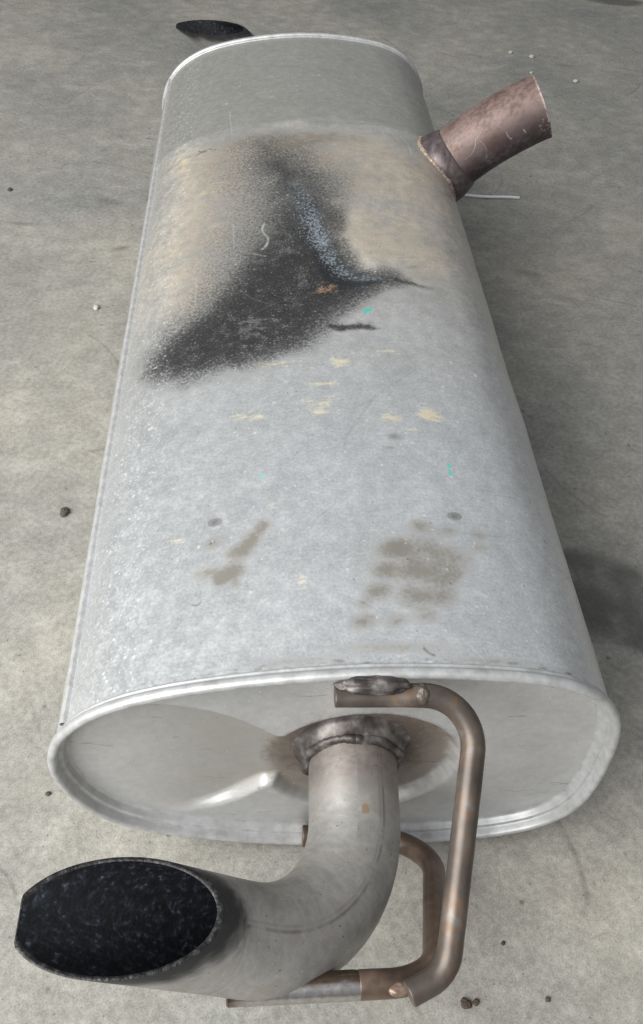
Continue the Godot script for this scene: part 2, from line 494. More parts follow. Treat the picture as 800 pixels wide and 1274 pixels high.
	# bright flecks: dry spatter, thickest down the left shoulder
	for k in 4000:
		var s := rng.randf_range(-240, 210)
		if k > 1500:
			s = -140.0 - absf(rng.randfn(0.0, 34.0))
		var z := -8.0 - 1050.0 * rng.randf()
		var r := rng.randf_range(0.6, 1.35) * (1.0 if rng.randf() < 0.93 else 1.8)
		stamp(light_l, W, H, bx(s), by(z), r, r * rng.randf_range(0.7, 1.9), rng.randf_range(0.0, 3.0), rng.randf_range(0.3, 0.95), 0.3)
	for k in 1500:
		var q := rng.randf_range(0.5, 1.2)
		stamp(light_l, W, H, bx(rng.randf_range(-165, 40)), by(rng.randf_range(-460, -310)), q * rng.randf_range(1.0, 1.8), q, 0.0, rng.randf_range(0.15, 0.55), 0.3)
	for k in 40:
		stamp(light_l, W, H, bx(rng.randf_range(-150, 150)), by(rng.randf_range(-1040, -850)), rng.randf_range(2.0, 5.0), rng.randf_range(1.5, 4.0), 0.0, rng.randf_range(0.15, 0.4), 0.2)
	for k in 36:
		stamp(light_l, W, H, bx(rng.randf_range(-190, 180)), by(rng.randf_range(-480, -20)), rng.randf_range(2.0, 4.5), rng.randf_range(1.5, 4.5), 0.0, rng.randf_range(0.1, 0.35), 0.2)

	var nb := noise_bytes(W, H, 0.012, 4, 3)
	var nm := noise_bytes(W, H, 0.05, 3, 9)
	var nf := noise_bytes(W, H, 0.33, 2, 17)
	var ng := noise_bytes(W, H, 0.16, 2, 23)
	# long fine drawing marks across the sheet
	var drawn_im := Image.create_from_data(W, H, false, Image.FORMAT_L8, noise_bytes(W, H, 0.30, 2, 31))
	drawn_im.resize(W / 8, H, Image.INTERPOLATE_BILINEAR)
	drawn_im.resize(W, H, Image.INTERPOLATE_CUBIC)
	var nd := drawn_im.get_data()

	var col := PackedByteArray()
	col.resize(W * H * 3)
	var orm := PackedByteArray()
	orm.resize(W * H * 3)
	var hgt := PackedByteArray()
	hgt.resize(W * H)
	for y in H:
		var z := -(y + 0.5) / H * LENGTH
		for x in W:
			var i := y * W + x
			var b := nb[i] / 255.0
			var m := nm[i] / 255.0
			var f := nf[i] / 255.0
			var g := ng[i] / 255.0
			var dr := nd[i] / 255.0
			var s := ((x + 0.5) / W - 0.5) * 0.75
			# bare aluminised steel, the sky's blue reflection tinted into the near end
			var tone := 0.858 + 0.06 * (b - 0.5) + 0.055 * (m - 0.5) + 0.12 * (f - 0.5) + 0.055 * (dr - 0.5) + 0.05 * (g - 0.5)
			var se := clampf(smear_and_shade[i], -1.0, 1.0) * (0.5 + 1.1 * (m - 0.1))
			tone -= 0.075 * se
			var far_end := smooth(-0.772, -0.790, z + 0.012 * (b - 0.5) + s * s * 0.25)
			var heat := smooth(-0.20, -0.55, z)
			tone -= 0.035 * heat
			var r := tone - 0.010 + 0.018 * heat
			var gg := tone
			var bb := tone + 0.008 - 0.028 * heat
			var ro := 0.36 + 0.16 * (m - 0.5) + 0.14 * (g - 0.5) + 0.08 * se
			var me := 0.62
			if far_end > 0.0:
				var q := far_end * 0.5
				r = lerpf(r, 0.64 + 0.1 * (dr - 0.5), q)
				gg = lerpf(gg, 0.64 + 0.1 * (dr - 0.5), q)
				bb = lerpf(bb, 0.615 + 0.1 * (dr - 0.5), q)
				ro += 0.06 * far_end
			var t := clampf(tan_l[i], 0.0, 1.0) * (1.0 - far_end)
			if t > 0.0:
				t = clampf(t * 1.7 * (0.50 + 1.2 * (b - 0.25) + 0.6 * (m - 0.5)), 0.0, 1.0) * smooth(-0.792, -0.705, z + 0.06 * (b - 0.5))
				var v := 0.15 * (f - 0.5) + 0.09 * (m - 0.5) + 0.03 * (dr - 0.5) + 0.06 * (b - 0.5)
				r = lerpf(r, 0.715 + v, t * 0.85)
				gg = lerpf(gg, 0.675 + v, t * 0.85)
				bb = lerpf(bb, 0.615 + v, t * 0.85)
				me = lerpf(me, 0.35, t)
				ro = lerpf(ro, 0.62, t)
			var du := clampf(dusk[i], 0.0, 1.0) * (1.0 - far_end * 0.8)
			if du > 0.0:
				du = smooth(0.15, 0.95, du + 0.55 * (m - 0.5) + 0.4 * (b - 0.5) + 0.35 * (f - 0.5)) * 0.55
				r = lerpf(r, 0.40, du)
				gg = lerpf(gg, 0.37, du)
				bb = lerpf(bb, 0.345, du)
				me = lerpf(me, 0.25, du)
				ro = lerpf(ro, 0.65, du)
			var ye := yellow[i]
			if ye > 0.0:
				ye = smooth(0.30, 0.95, ye + 0.9 * (m - 0.5) + 0.9 * (dr - 0.5) + 0.4 * (f - 0.5)) * 0.62
				r = lerpf(r, 0.83, ye)
				gg = lerpf(gg, 0.765, ye)
				bb = lerpf(bb, 0.60, ye)
				me = lerpf(me, 0.1, ye)
				ro = lerpf(ro, 0.7, ye)
			var mu := mud_and_shade[i]
			if mu > 0.0:
				mu = smooth(0.02, 0.80, mu + smooth(0.0, 0.2, mu) * (0.30 * (m - 0.5) + 0.35 * (g - 0.5) + 0.3 * (f - 0.5)) + 0.08 * smooth(0.0, 0.2, mu)) * 0.85
				r = lerpf(r, 0.475, mu)
				gg = lerpf(gg, 0.455, mu)
				bb = lerpf(bb, 0.425, mu)
				me = lerpf(me, 0.15, mu)
				ro = lerpf(ro, 0.72, mu)
			var hh := 0.40 + 0.10 * (f - 0.5) + 0.05 * (m - 0.5) + 0.08 * (dr - 0.5)
			var sc := scorch[clampi(y + int((b - 0.5) * 30.0), 0, H - 1) * W + clampi(x + int((b - 0.5) * 22.0), 0, W - 1)]
			if sc > 0.01:
				var ta := smooth(0.35, 0.70, tar[i] + 0.3 * (m - 0.5) + 0.2 * (g - 0.5))
				sc = smooth(0.06, 0.84, sc + smooth(0.0, 0.35, sc) * (0.16 * (m - 0.5) + 0.10 * (b - 0.5) + 0.34 * (g - 0.5) + 0.62 * (f - 0.5)))
				var worn := smooth(0.60, 0.88, 0.55 * b + 0.25 * m + 0.45 * f - 0.06) * (1.0 - ta)
				var k := lerpf(0.150 + 0.16 * (f - 0.5) + 0.06 * (m - 0.5), 0.42, worn * 0.8)
				var scrape := smooth(0.55, 0.85, exp(-pow((s + 0.066) / 0.040, 2.0) - pow((z + 0.372) / 0.034, 2.0)) * 0.75 + 0.9 * (m - 0.5) + 0.5 * (dr - 0.5) + 0.25 * (f - 0.5))
				k = lerpf(k, 0.40, scrape * 0.55)
				var chip := smooth(0.62, 0.76, 0.45 * m + 0.30 * g + 0.35 * f) * (1.0 - ta) * smooth(1.0, 0.7, sc)
				var cover := sc * 0.95 * (1.0 - 0.35 * chip)
				r = lerpf(r, lerpf(k, 0.10, ta), cover)
				gg = lerpf(gg, lerpf(k * 1.0, 0.105, ta), cover)
				bb = lerpf(bb, lerpf(k * 1.01, 0.12, ta), cover)
				me = lerpf(me, 0.0, cover)
				ro = lerpf(ro, lerpf(0.66, 0.22 + 0.2 * f, ta), cover)
				hh += cover * (0.05 + 0.30 * (g - 0.5) * (0.4 + ta * 1.6) + 0.2 * (m - 0.5) * ta)
				# a scraped coppery patch at the burn's corner
				var cp := smooth(0.5, 0.7, 1.0 - Vector2((s - 0.012) / 0.024, (z + 0.433) / 0.018).length() + 1.0 * (m - 0.5) + 0.9 * (f - 0.5))
				cp *= 0.85
				r = lerpf(r, 0.60, cp)
				gg = lerpf(gg, 0.47, cp)
				bb = lerpf(bb, 0.37, cp)
				var ridge := tar_glint[i]
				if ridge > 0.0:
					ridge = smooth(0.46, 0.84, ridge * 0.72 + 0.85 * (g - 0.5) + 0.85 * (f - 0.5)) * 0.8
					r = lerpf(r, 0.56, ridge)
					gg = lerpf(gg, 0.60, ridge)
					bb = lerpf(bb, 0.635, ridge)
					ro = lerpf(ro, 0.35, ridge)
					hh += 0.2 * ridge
			var dk := dark_l[i]
			if dk > 0.0:
				dk = clampf(dk, 0.0, 1.0) * 0.8
				r = lerpf(r, 0.16, dk)
				gg = lerpf(gg, 0.145, dk)
				bb = lerpf(bb, 0.13, dk)
				me = lerpf(me, 0.0, dk)
			var lt := light_l[i]
			if lt > 0.0:
				lt = clampf(lt, 0.0, 1.0) * 0.8
				r = lerpf(r, 0.93, lt)
				gg = lerpf(gg, 0.93, lt)
				bb = lerpf(bb, 0.93, lt)
				ro = lerpf(ro, 0.5, lt)
				me = lerpf(me, 0.3, lt)
				hh += 0.16 * lt
			var te := teal[i]
			if te > 0.0:
				te = smooth(0.3, 1.0, te + 0.8 * (m - 0.5) + 0.5 * (f - 0.5)) * 0.62
				r = lerpf(r, 0.10, te)
				gg = lerpf(gg, 0.74, te)
				bb = lerpf(bb, 0.66, te)
				me = lerpf(me, 0.0, te)
			col[i * 3] = int(clampf(r, 0.0, 1.0) * 255.0)
			col[i * 3 + 1] = int(clampf(gg, 0.0, 1.0) * 255.0)
			col[i * 3 + 2] = int(clampf(bb, 0.0, 1.0) * 255.0)
			orm[i * 3] = 255
			orm[i * 3 + 1] = int(clampf(ro, 0.08, 1.0) * 255.0)
			orm[i * 3 + 2] = int(clampf(me, 0.0, 1.0) * 255.0)
			hgt[i] = int(clampf(hh, 0.0, 1.0) * 255.0)
	var mat := StandardMaterial3D.new()
	mat.albedo_texture = ImageTexture.create_from_image(Image.create_from_data(W, H, false, Image.FORMAT_RGB8, col))
	var ot := ImageTexture.create_from_image(Image.create_from_data(W, H, false, Image.FORMAT_RGB8, orm))
	mat.roughness_texture = ot
	mat.roughness_texture_channel = BaseMaterial3D.TEXTURE_CHANNEL_GREEN
	mat.roughness = 1.0
	mat.metallic_texture = ot
	mat.metallic_texture_channel = BaseMaterial3D.TEXTURE_CHANNEL_BLUE
	mat.metallic = 1.0
	mat.heightmap_enabled = true
	mat.heightmap_texture = ImageTexture.create_from_image(Image.create_from_data(W, H, false, Image.FORMAT_L8, hgt))
	mat.heightmap_scale = 0.06
	return mat

# mottled metal: ramp colours over noise, laid on from three sides
func mottled(ramp: Array, freq: float, per_metre: float, rough: float, metal: float, relief := 0.02, octaves := 4, sd := 1) -> StandardMaterial3D:
	var m := StandardMaterial3D.new()
	var g := Gradient.new()
	g.offsets = PackedFloat32Array()
	var offs := PackedFloat32Array()
	var cols := PackedColorArray()
	for k in ramp:
		offs.append(k[0])
		cols.append(k[1])
	g.offsets = offs
	g.colors = cols
	var f := FastNoiseLite.new()
	f.noise_type = FastNoiseLite.TYPE_SIMPLEX_SMOOTH
	f.seed = sd
	f.frequency = freq
	f.fractal_octaves = octaves
	f.fractal_gain = 0.62
	var t := NoiseTexture2D.new()
	t.width = 512
	t.height = 512
	t.seamless = true
	t.noise = f
	t.color_ramp = g
	m.albedo_texture = t
	var h := NoiseTexture2D.new()
	h.width = 512
	h.height = 512
	h.seamless = true
	var f2: FastNoiseLite = f.duplicate()
	f2.seed = sd + 50
	f2.frequency = freq * 2.5
	h.noise = f2
	m.heightmap_enabled = true
	m.heightmap_texture = h
	m.heightmap_scale = relief
	m.uv1_triplanar = true
	m.uv1_scale = Vector3.ONE * per_metre
	m.roughness = rough
	m.metallic = metal
	return m

func grey(v: float, warm := 0.0) -> Color:
	return Color(v + warm, v, v - warm)

# the tail pipe's skin: a weld seam along it, dull blotches, soot at the lip
func tail_material() -> StandardMaterial3D:
	var W := 384
	var H := 768
	var nb := noise_bytes(W, H, 0.012, 4, 71)
	var nm := noise_bytes(W, H, 0.06, 3, 72)
	var nf := noise_bytes(W, H, 0.4, 2, 73)
	var spots := zeros(W * H)
	for k in 330:
		var r := rng.randf_range(0.6, 1.6)
		stamp(spots, W, H, rng.randf() * W, rng.randf() * H, r, r * 1.4, 0.0, rng.randf_range(0.4, 1.0), 0.4)
	var pale := zeros(W * H)
	for k in 190:
		var r := rng.randf_range(0.6, 1.4)
		stamp(pale, W, H, rng.randf() * W, rng.randf() * H, r, r * 1.3, 0.0, rng.randf_range(0.3, 0.9), 0.4)
	var col := PackedByteArray()
	col.resize(W * H * 3)
	var hgt := PackedByteArray()
	hgt.resize(W * H)
	for y in H:
		for x in W:
			var i := y * W + x
			var b := nb[i] / 255.0
			var m := nm[i] / 255.0
			var f := nf[i] / 255.0
			var v := 0.625 + 0.13 * (b - 0.5) + 0.06 * (m - 0.5) + 0.09 * (f - 0.5)
			var r := v + 0.008
			var g := v
			var bl := v - 0.012
			var hot := maxf(smooth(0.17, 0.05, float(y) / H), 0.45 * smooth(0.55, 0.75, b)) * (0.4 + 0.9 * m)
			r = lerpf(r, 0.40, hot * 0.5)
			g = lerpf(g, 0.34, hot * 0.5)
			bl = lerpf(bl, 0.31, hot * 0.5)
			var u := float(x) / W
			var line := exp(-pow((u - 0.905) / 0.0050, 2.0)) * 0.75 + exp(-pow((u - 0.920) / 0.004, 2.0)) * 0.35
			line *= 0.45 + 0.9 * b
			var k := clampf(line * 0.42 * smooth(0.25, 0.6, b), 0.0, 0.6)
			k = maxf(k, clampf(spots[i], 0.0, 1.0) * 0.6)
			r = lerpf(r, 0.23, k)
			g = lerpf(g, 0.20, k)
			bl = lerpf(bl, 0.18, k)
			var p := clampf(pale[i], 0.0, 1.0) * 0.7
			r = lerpf(r, 0.85, p)
			g = lerpf(g, 0.84, p)
			bl = lerpf(bl, 0.82, p)
			# one tan chip near the collar
			var chip := smooth(0.9, 0.5, Vector2((u - 0.975) / 0.018, (float(y) / H - 0.175) / 0.016).length() + 0.6 * (m - 0.5))
			r = lerpf(r, 0.58, chip * 0.7)
			g = lerpf(g, 0.48, chip * 0.7)
			bl = lerpf(bl, 0.36, chip * 0.7)
			col[i * 3] = int(clampf(r, 0.0, 1.0) * 255.0)
			col[i * 3 + 1] = int(clampf(g, 0.0, 1.0) * 255.0)
			col[i * 3 + 2] = int(clampf(bl, 0.0, 1.0) * 255.0)
			hgt[i] = int(clampf(0.5 + 0.25 * (f - 0.5) + 0.2 * (m - 0.5) - line * 0.35 + 0.2 * p, 0.0, 1.0) * 255.0)
	var mat := StandardMaterial3D.new()
	mat.albedo_texture = ImageTexture.create_from_image(Image.create_from_data(W, H, false, Image.FORMAT_RGB8, col))
	mat.vertex_color_use_as_albedo = true
	mat.roughness = 0.50
	mat.metallic = 0.42
	mat.heightmap_enabled = true
	mat.heightmap_texture = ImageTexture.create_from_image(Image.create_from_data(W, H, false, Image.FORMAT_L8, hgt))
	mat.heightmap_scale = 0.02
	return mat

# the inlet stub: purple-brown heat colours, pinker along its top, scraped pale in places
func inlet_material() -> StandardMaterial3D:
	var W := 512
	var H := 256
	var nb := noise_bytes(W, H, 0.014, 4, 91)
	var nm := noise_bytes(W, H, 0.06, 3, 92)
	var nf := noise_bytes(W, H, 0.35, 2, 93)
	var pale := zeros(W * H)
	for t in [[0.463, 0.17, 0.41, 0.33, 0.9, 0.7, 0.18], [0.41, 0.33, 0.38, 0.43, 0.7, 0.6, 0.1], [0.43, 0.36, 0.525, 0.33, 0.8, 0.7, -0.15], [0.463, 0.60, 0.505, 0.62, 1.6, 0.9, 0.1], [0.49, 0.75, 0.51, 0.76, 1.6, 0.8, 0.0], [0.30, 0.985, 0.42, 0.99, 1.6, 0.7, 0.0]]:
		stroke(pale, W, H, Vector2(t[0] * W, t[1] * H), Vector2(t[2] * W, t[3] * H), t[4], t[5], t[6])
	for k in 10:
		stamp(pale, W, H, (0.47 + 0.08 * rng.randf()) * W, (0.90 + 0.09 * rng.randf()) * H, rng.randf_range(2, 5), rng.randf_range(2, 5), 0.0, 0.6)
	for k in 60:
		var p := Vector2(rng.randf() * W, rng.randf() * H)
		stroke(pale, W, H, p, p + Vector2(rng.randf_range(-14, 14), rng.randf_range(4, 30)), 0.5, rng.randf_range(0.1, 0.35), 0.05)
	var col := PackedByteArray()
	col.resize(W * H * 3)
	for y in H:
		for x in W:
			var i := y * W + x
			var b := nb[i] / 255.0
			var m := nm[i] / 255.0
			var f := nf[i] / 255.0
			var u := float(x) / W
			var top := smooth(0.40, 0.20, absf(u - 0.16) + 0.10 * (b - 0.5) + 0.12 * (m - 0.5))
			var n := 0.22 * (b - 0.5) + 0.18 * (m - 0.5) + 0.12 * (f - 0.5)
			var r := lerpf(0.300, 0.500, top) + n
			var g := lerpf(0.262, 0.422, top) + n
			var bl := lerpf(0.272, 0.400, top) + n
			var patch := smooth(0.60, 0.80, 0.5 * b + 0.5 * m + 0.15 * (f - 0.5)) * top
			r = lerpf(r, 0.36, patch * 0.6)
			g = lerpf(g, 0.28, patch * 0.6)
			bl = lerpf(bl, 0.27, patch * 0.6)
			var end := smooth(0.985, 1.0, float(y) / H + 0.03 * (m - 0.5))
			var p := maxf(clampf(pale[i], 0.0, 1.0) * 0.85, end * 0.5)
			r = lerpf(r, 0.84, p)
			g = lerpf(g, 0.81, p)
			bl = lerpf(bl, 0.78, p)
			col[i * 3] = int(clampf(r, 0.0, 1.0) * 255.0)
			col[i * 3 + 1] = int(clampf(g, 0.0, 1.0) * 255.0)
			col[i * 3 + 2] = int(clampf(bl, 0.0, 1.0) * 255.0)
	var mat := StandardMaterial3D.new()
	mat.albedo_texture = ImageTexture.create_from_image(Image.create_from_data(W, H, false, Image.FORMAT_RGB8, col))
	mat.roughness = 0.54
	mat.metallic = 0.25
	return mat

# the pressed end plate: pale sheet, short dark scratches, a heat-browned pad round the outlet
func plate_material() -> StandardMaterial3D:
	var W := 896
	var H := 576
	var nb := noise_bytes(W, H, 0.010, 4, 81)
	var nm := noise_bytes(W, H, 0.05, 3, 82)
	var nf := noise_bytes(W, H, 0.35, 2, 83)
	var dark := zeros(W * H)
	var pale := zeros(W * H)
	for k in 70:
		var p := Vector2(rng.randf() * W, rng.randf() * H)
		var a := rng.randfn(-0.12, 0.25)
		stroke(dark, W, H, p, p + Vector2(cos(a), sin(a)) * rng.randf_range(6, 46), rng.randf_range(0.5, 1.2), rng.randf_range(0.3, 0.9), rng.randf_range(-0.06, 0.06))
	for k in 120:
		var q := rng.randf_range(0.6, 1.6)
		stamp(dark, W, H, rng.randf() * W, rng.randf() * H, q, q, 0.0, rng.randf_range(0.3, 0.9), 0.3)
	for k in 420:
		var q := rng.randf_range(0.6, 1.7)
		stamp(pale, W, H, rng.randf() * W, rng.randf() * H, q, q * rng.randf_range(0.7, 1.6), 0.0, rng.randf_range(0.3, 1.0), 0.3)
	for k in 40:
		var p := Vector2(rng.randf() * W, rng.randf() * H)
		var a := rng.randf() * TAU
		stroke(pale, W, H, p, p + Vector2(cos(a), sin(a)) * rng.randf_range(6, 40), 0.6, rng.randf_range(0.2, 0.6), 0.05)
	var col := PackedByteArray()
	col.resize(W * H * 3)
	var hgt := PackedByteArray()
	hgt.resize(W * H)
	for y in H:
		for x in W:
			var i := y * W + x
			var b := nb[i] / 255.0
			var m := nm[i] / 255.0
			var f := nf[i] / 255.0
			var px := -0.21 + 0.42 * (x + 0.5) / W
			var py := 0.27 * (y + 0.5) / H
			var v := 0.775 + 0.07 * (b - 0.5) + 0.05 * (m - 0.5) + 0.09 * (f - 0.5)
			var r := v - 0.002
			var g := v
			var bl := v + 0.004
			# buff left half, its hollow also tinted darker to paint in shade
			var sunk := pressed(px, py) / 0.0095
			var w := smooth(0.06, 0.0, px) * (0.75 + 0.6 * (b - 0.3)) * sunk * 0.75 + 0.10 * (b - 0.3)
			r = lerpf(r, 0.665, w)
			g = lerpf(g, 0.648, w)
			bl = lerpf(bl, 0.622, w)
			var d := Vector2((px - 0.016) / 0.078, (py - 0.128) / 0.068).length()
			var e := Vector2((px - 0.019) / 0.070, (py - 0.119) / 0.070).length()
			var k := smooth(1.06, 0.86, e + 0.10 * (m - 0.5) + 0.12 * (b - 0.5)) * clampf(0.62 + 0.25 * (m - 0.5) + 0.35 * smooth(0.08, 0.16, py), 0.0, 1.0)
			r = lerpf(r, 0.545, k)
			g = lerpf(g, 0.502, k)
			bl = lerpf(bl, 0.465, k)
			var burnt := smooth(0.85, 0.45, d + 0.22 * (m - 0.5) + 0.2 * (b - 0.5) + 0.2 * (f - 0.5)) * 0.6
			r = lerpf(r, 0.31, burnt)
			g = lerpf(g, 0.265, burnt)
			bl = lerpf(bl, 0.25, burnt)
			var dk := clampf(dark[i], 0.0, 1.0) * 0.65
			r = lerpf(r, 0.27, dk)
			g = lerpf(g, 0.25, dk)
			bl = lerpf(bl, 0.235, dk)
			var p := clampf(pale[i], 0.0, 1.0) * 0.8
			r = lerpf(r, 0.93, p)
			g = lerpf(g, 0.93, p)
			bl = lerpf(bl, 0.92, p)
			col[i * 3] = int(clampf(r, 0.0, 1.0) * 255.0)
			col[i * 3 + 1] = int(clampf(g, 0.0, 1.0) * 255.0)
			col[i * 3 + 2] = int(clampf(bl, 0.0, 1.0) * 255.0)
			hgt[i] = int(clampf(0.5 + 0.12 * (f - 0.5) + 0.1 * (m - 0.5) - 0.2 * dk + 0.2 * p, 0.0, 1.0) * 255.0)
	var mat := StandardMaterial3D.new()
	mat.albedo_texture = ImageTexture.create_from_image(Image.create_from_data(W, H, false, Image.FORMAT_RGB8, col))
	mat.roughness = 0.42
	mat.metallic = 0.45
	mat.heightmap_enabled = true
	mat.heightmap_texture = ImageTexture.create_from_image(Image.create_from_data(W, H, false, Image.FORMAT_L8, hgt))
	mat.heightmap_scale = 0.03
	return mat

func make_materials():
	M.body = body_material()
	M.tail = tail_material()
	M.rim = mottled([[0.0, grey(0.60, 0.01)], [0.35, grey(0.70)], [0.6, grey(0.76, -0.006)], [1.0, grey(0.84, -0.008)]], 0.02, 6.0, 0.44, 0.40, 0.01, 5, 4)
	M.plate = plate_material()
	M.seam = mottled([[0.0, grey(0.70, 0.008)], [0.4, grey(0.82)], [1.0, grey(0.92)]], 0.03, 6.0, 0.40, 0.5, 0.01, 4, 8)
	M.rod = mottled([[0.0, Color(0.19, 0.165, 0.15)], [0.30, Color(0.31, 0.28, 0.26)], [0.50, Color(0.355, 0.325, 0.305)], [0.62, Color(0.39, 0.355, 0.325)], [0.70, Color(0.47, 0.375, 0.295)], [0.78, Color(0.44, 0.41, 0.39)], [1.0, Color(0.62, 0.60, 0.58)]], 0.014, 3.0, 0.40, 0.38, 0.012, 5, 14)
	M.lower_rod = mottled([[0.0, Color(0.20, 0.165, 0.145)], [0.34, Color(0.33, 0.275, 0.24)], [0.55, Color(0.42, 0.355, 0.31)], [0.72, Color(0.48, 0.40, 0.35)], [1.0, Color(0.66, 0.61, 0.57)]], 0.014, 3.0, 0.34, 0.40, 0.012, 5, 19)
	M.inlet = inlet_material()
	M.collar = mottled([[0.0, Color(0.22, 0.19, 0.20)], [0.4, Color(0.35, 0.315, 0.325)], [0.7, Color(0.43, 0.385, 0.39)], [1.0, Color(0.58, 0.52, 0.50)]], 0.02, 8.0, 0.48, 0.45, 0.012, 5, 27)
	M.pin = mottled([[0.0, grey(0.70, 0.02)], [0.5, grey(0.88, 0.01)], [1.0, grey(1.0)]], 0.03, 10.0, 0.24, 0.9, 0.006, 4, 61)
	M.pin.vertex_color_use_as_albedo = true
	M.weld = mottled([[0.0, Color(0.16, 0.145, 0.14)], [0.36, Color(0.29, 0.268, 0.262)], [0.52, Color(0.38, 0.355, 0.348)], [0.66, Color(0.52, 0.505, 0.50)], [1.0, Color(0.76, 0.755, 0.75)]], 0.016, 5.0, 0.45, 0.45, 0.03, 4, 33)
	M.pale_weld = mottled([[0.0, Color(0.34, 0.28, 0.25)], [0.4, Color(0.52, 0.44, 0.38)], [0.60, Color(0.74, 0.68, 0.62)], [1.0, Color(0.88, 0.86, 0.82)]], 0.04, 12.0, 0.6, 0.2, 0.02, 4, 37)
	# soot: dull black with dry bluish-grey flecks
	M.soot = mottled([[0.0, Color(0.055, 0.055, 0.06)], [0.5, Color(0.095, 0.10, 0.115)], [0.66, Color(0.135, 0.145, 0.17)], [0.80, Color(0.24, 0.265, 0.31)], [0.90, Color(0.44, 0.47, 0.52)], [1.0, Color(0.62, 0.65, 0.68)]], 0.05, 6.0, 0.48, 0.0, 0.03, 5, 42)
	M.lip = mottled([[0.0, Color(0.07, 0.07, 0.07)], [0.5, Color(0.15, 0.15, 0.155)], [1.0, Color(0.40, 0.40, 0.40)]], 0.04, 8.0, 0.45, 0.5, 0.03, 3, 44)
	M.plastic = StandardMaterial3D.new()
	M.plastic.albedo_color = Color(0.90, 0.91, 0.94)
	M.plastic.roughness = 0.45
	M.stone = mottled([[0.0, Color(0.16, 0.15, 0.14)], [0.5, Color(0.33, 0.31, 0.28)], [1.0, Color(0.52, 0.49, 0.45)]], 0.05, 30.0, 0.9, 0.0, 0.03, 3, 51)
	M.brown_grit = mottled([[0.0, Color(0.17, 0.14, 0.12)], [0.5, Color(0.30, 0.25, 0.21)], [1.0, Color(0.42, 0.36, 0.31)]], 0.05, 40.0, 0.9, 0.0, 0.03, 3, 53)
	M.white_grit = mottled([[0.0, Color(0.66, 0.65, 0.62)], [1.0, Color(0.88, 0.87, 0.84)]], 0.05, 40.0, 0.85, 0.0, 0.03, 3, 55)

# ------------------------------------------------------------------ the concrete floor
func fx(x: float) -> float:
	return (x + 0.9) / 2.4 * FLOOR_W

func fz(z: float) -> float:
	return (z + 2.2) / 2.4 * FLOOR_W

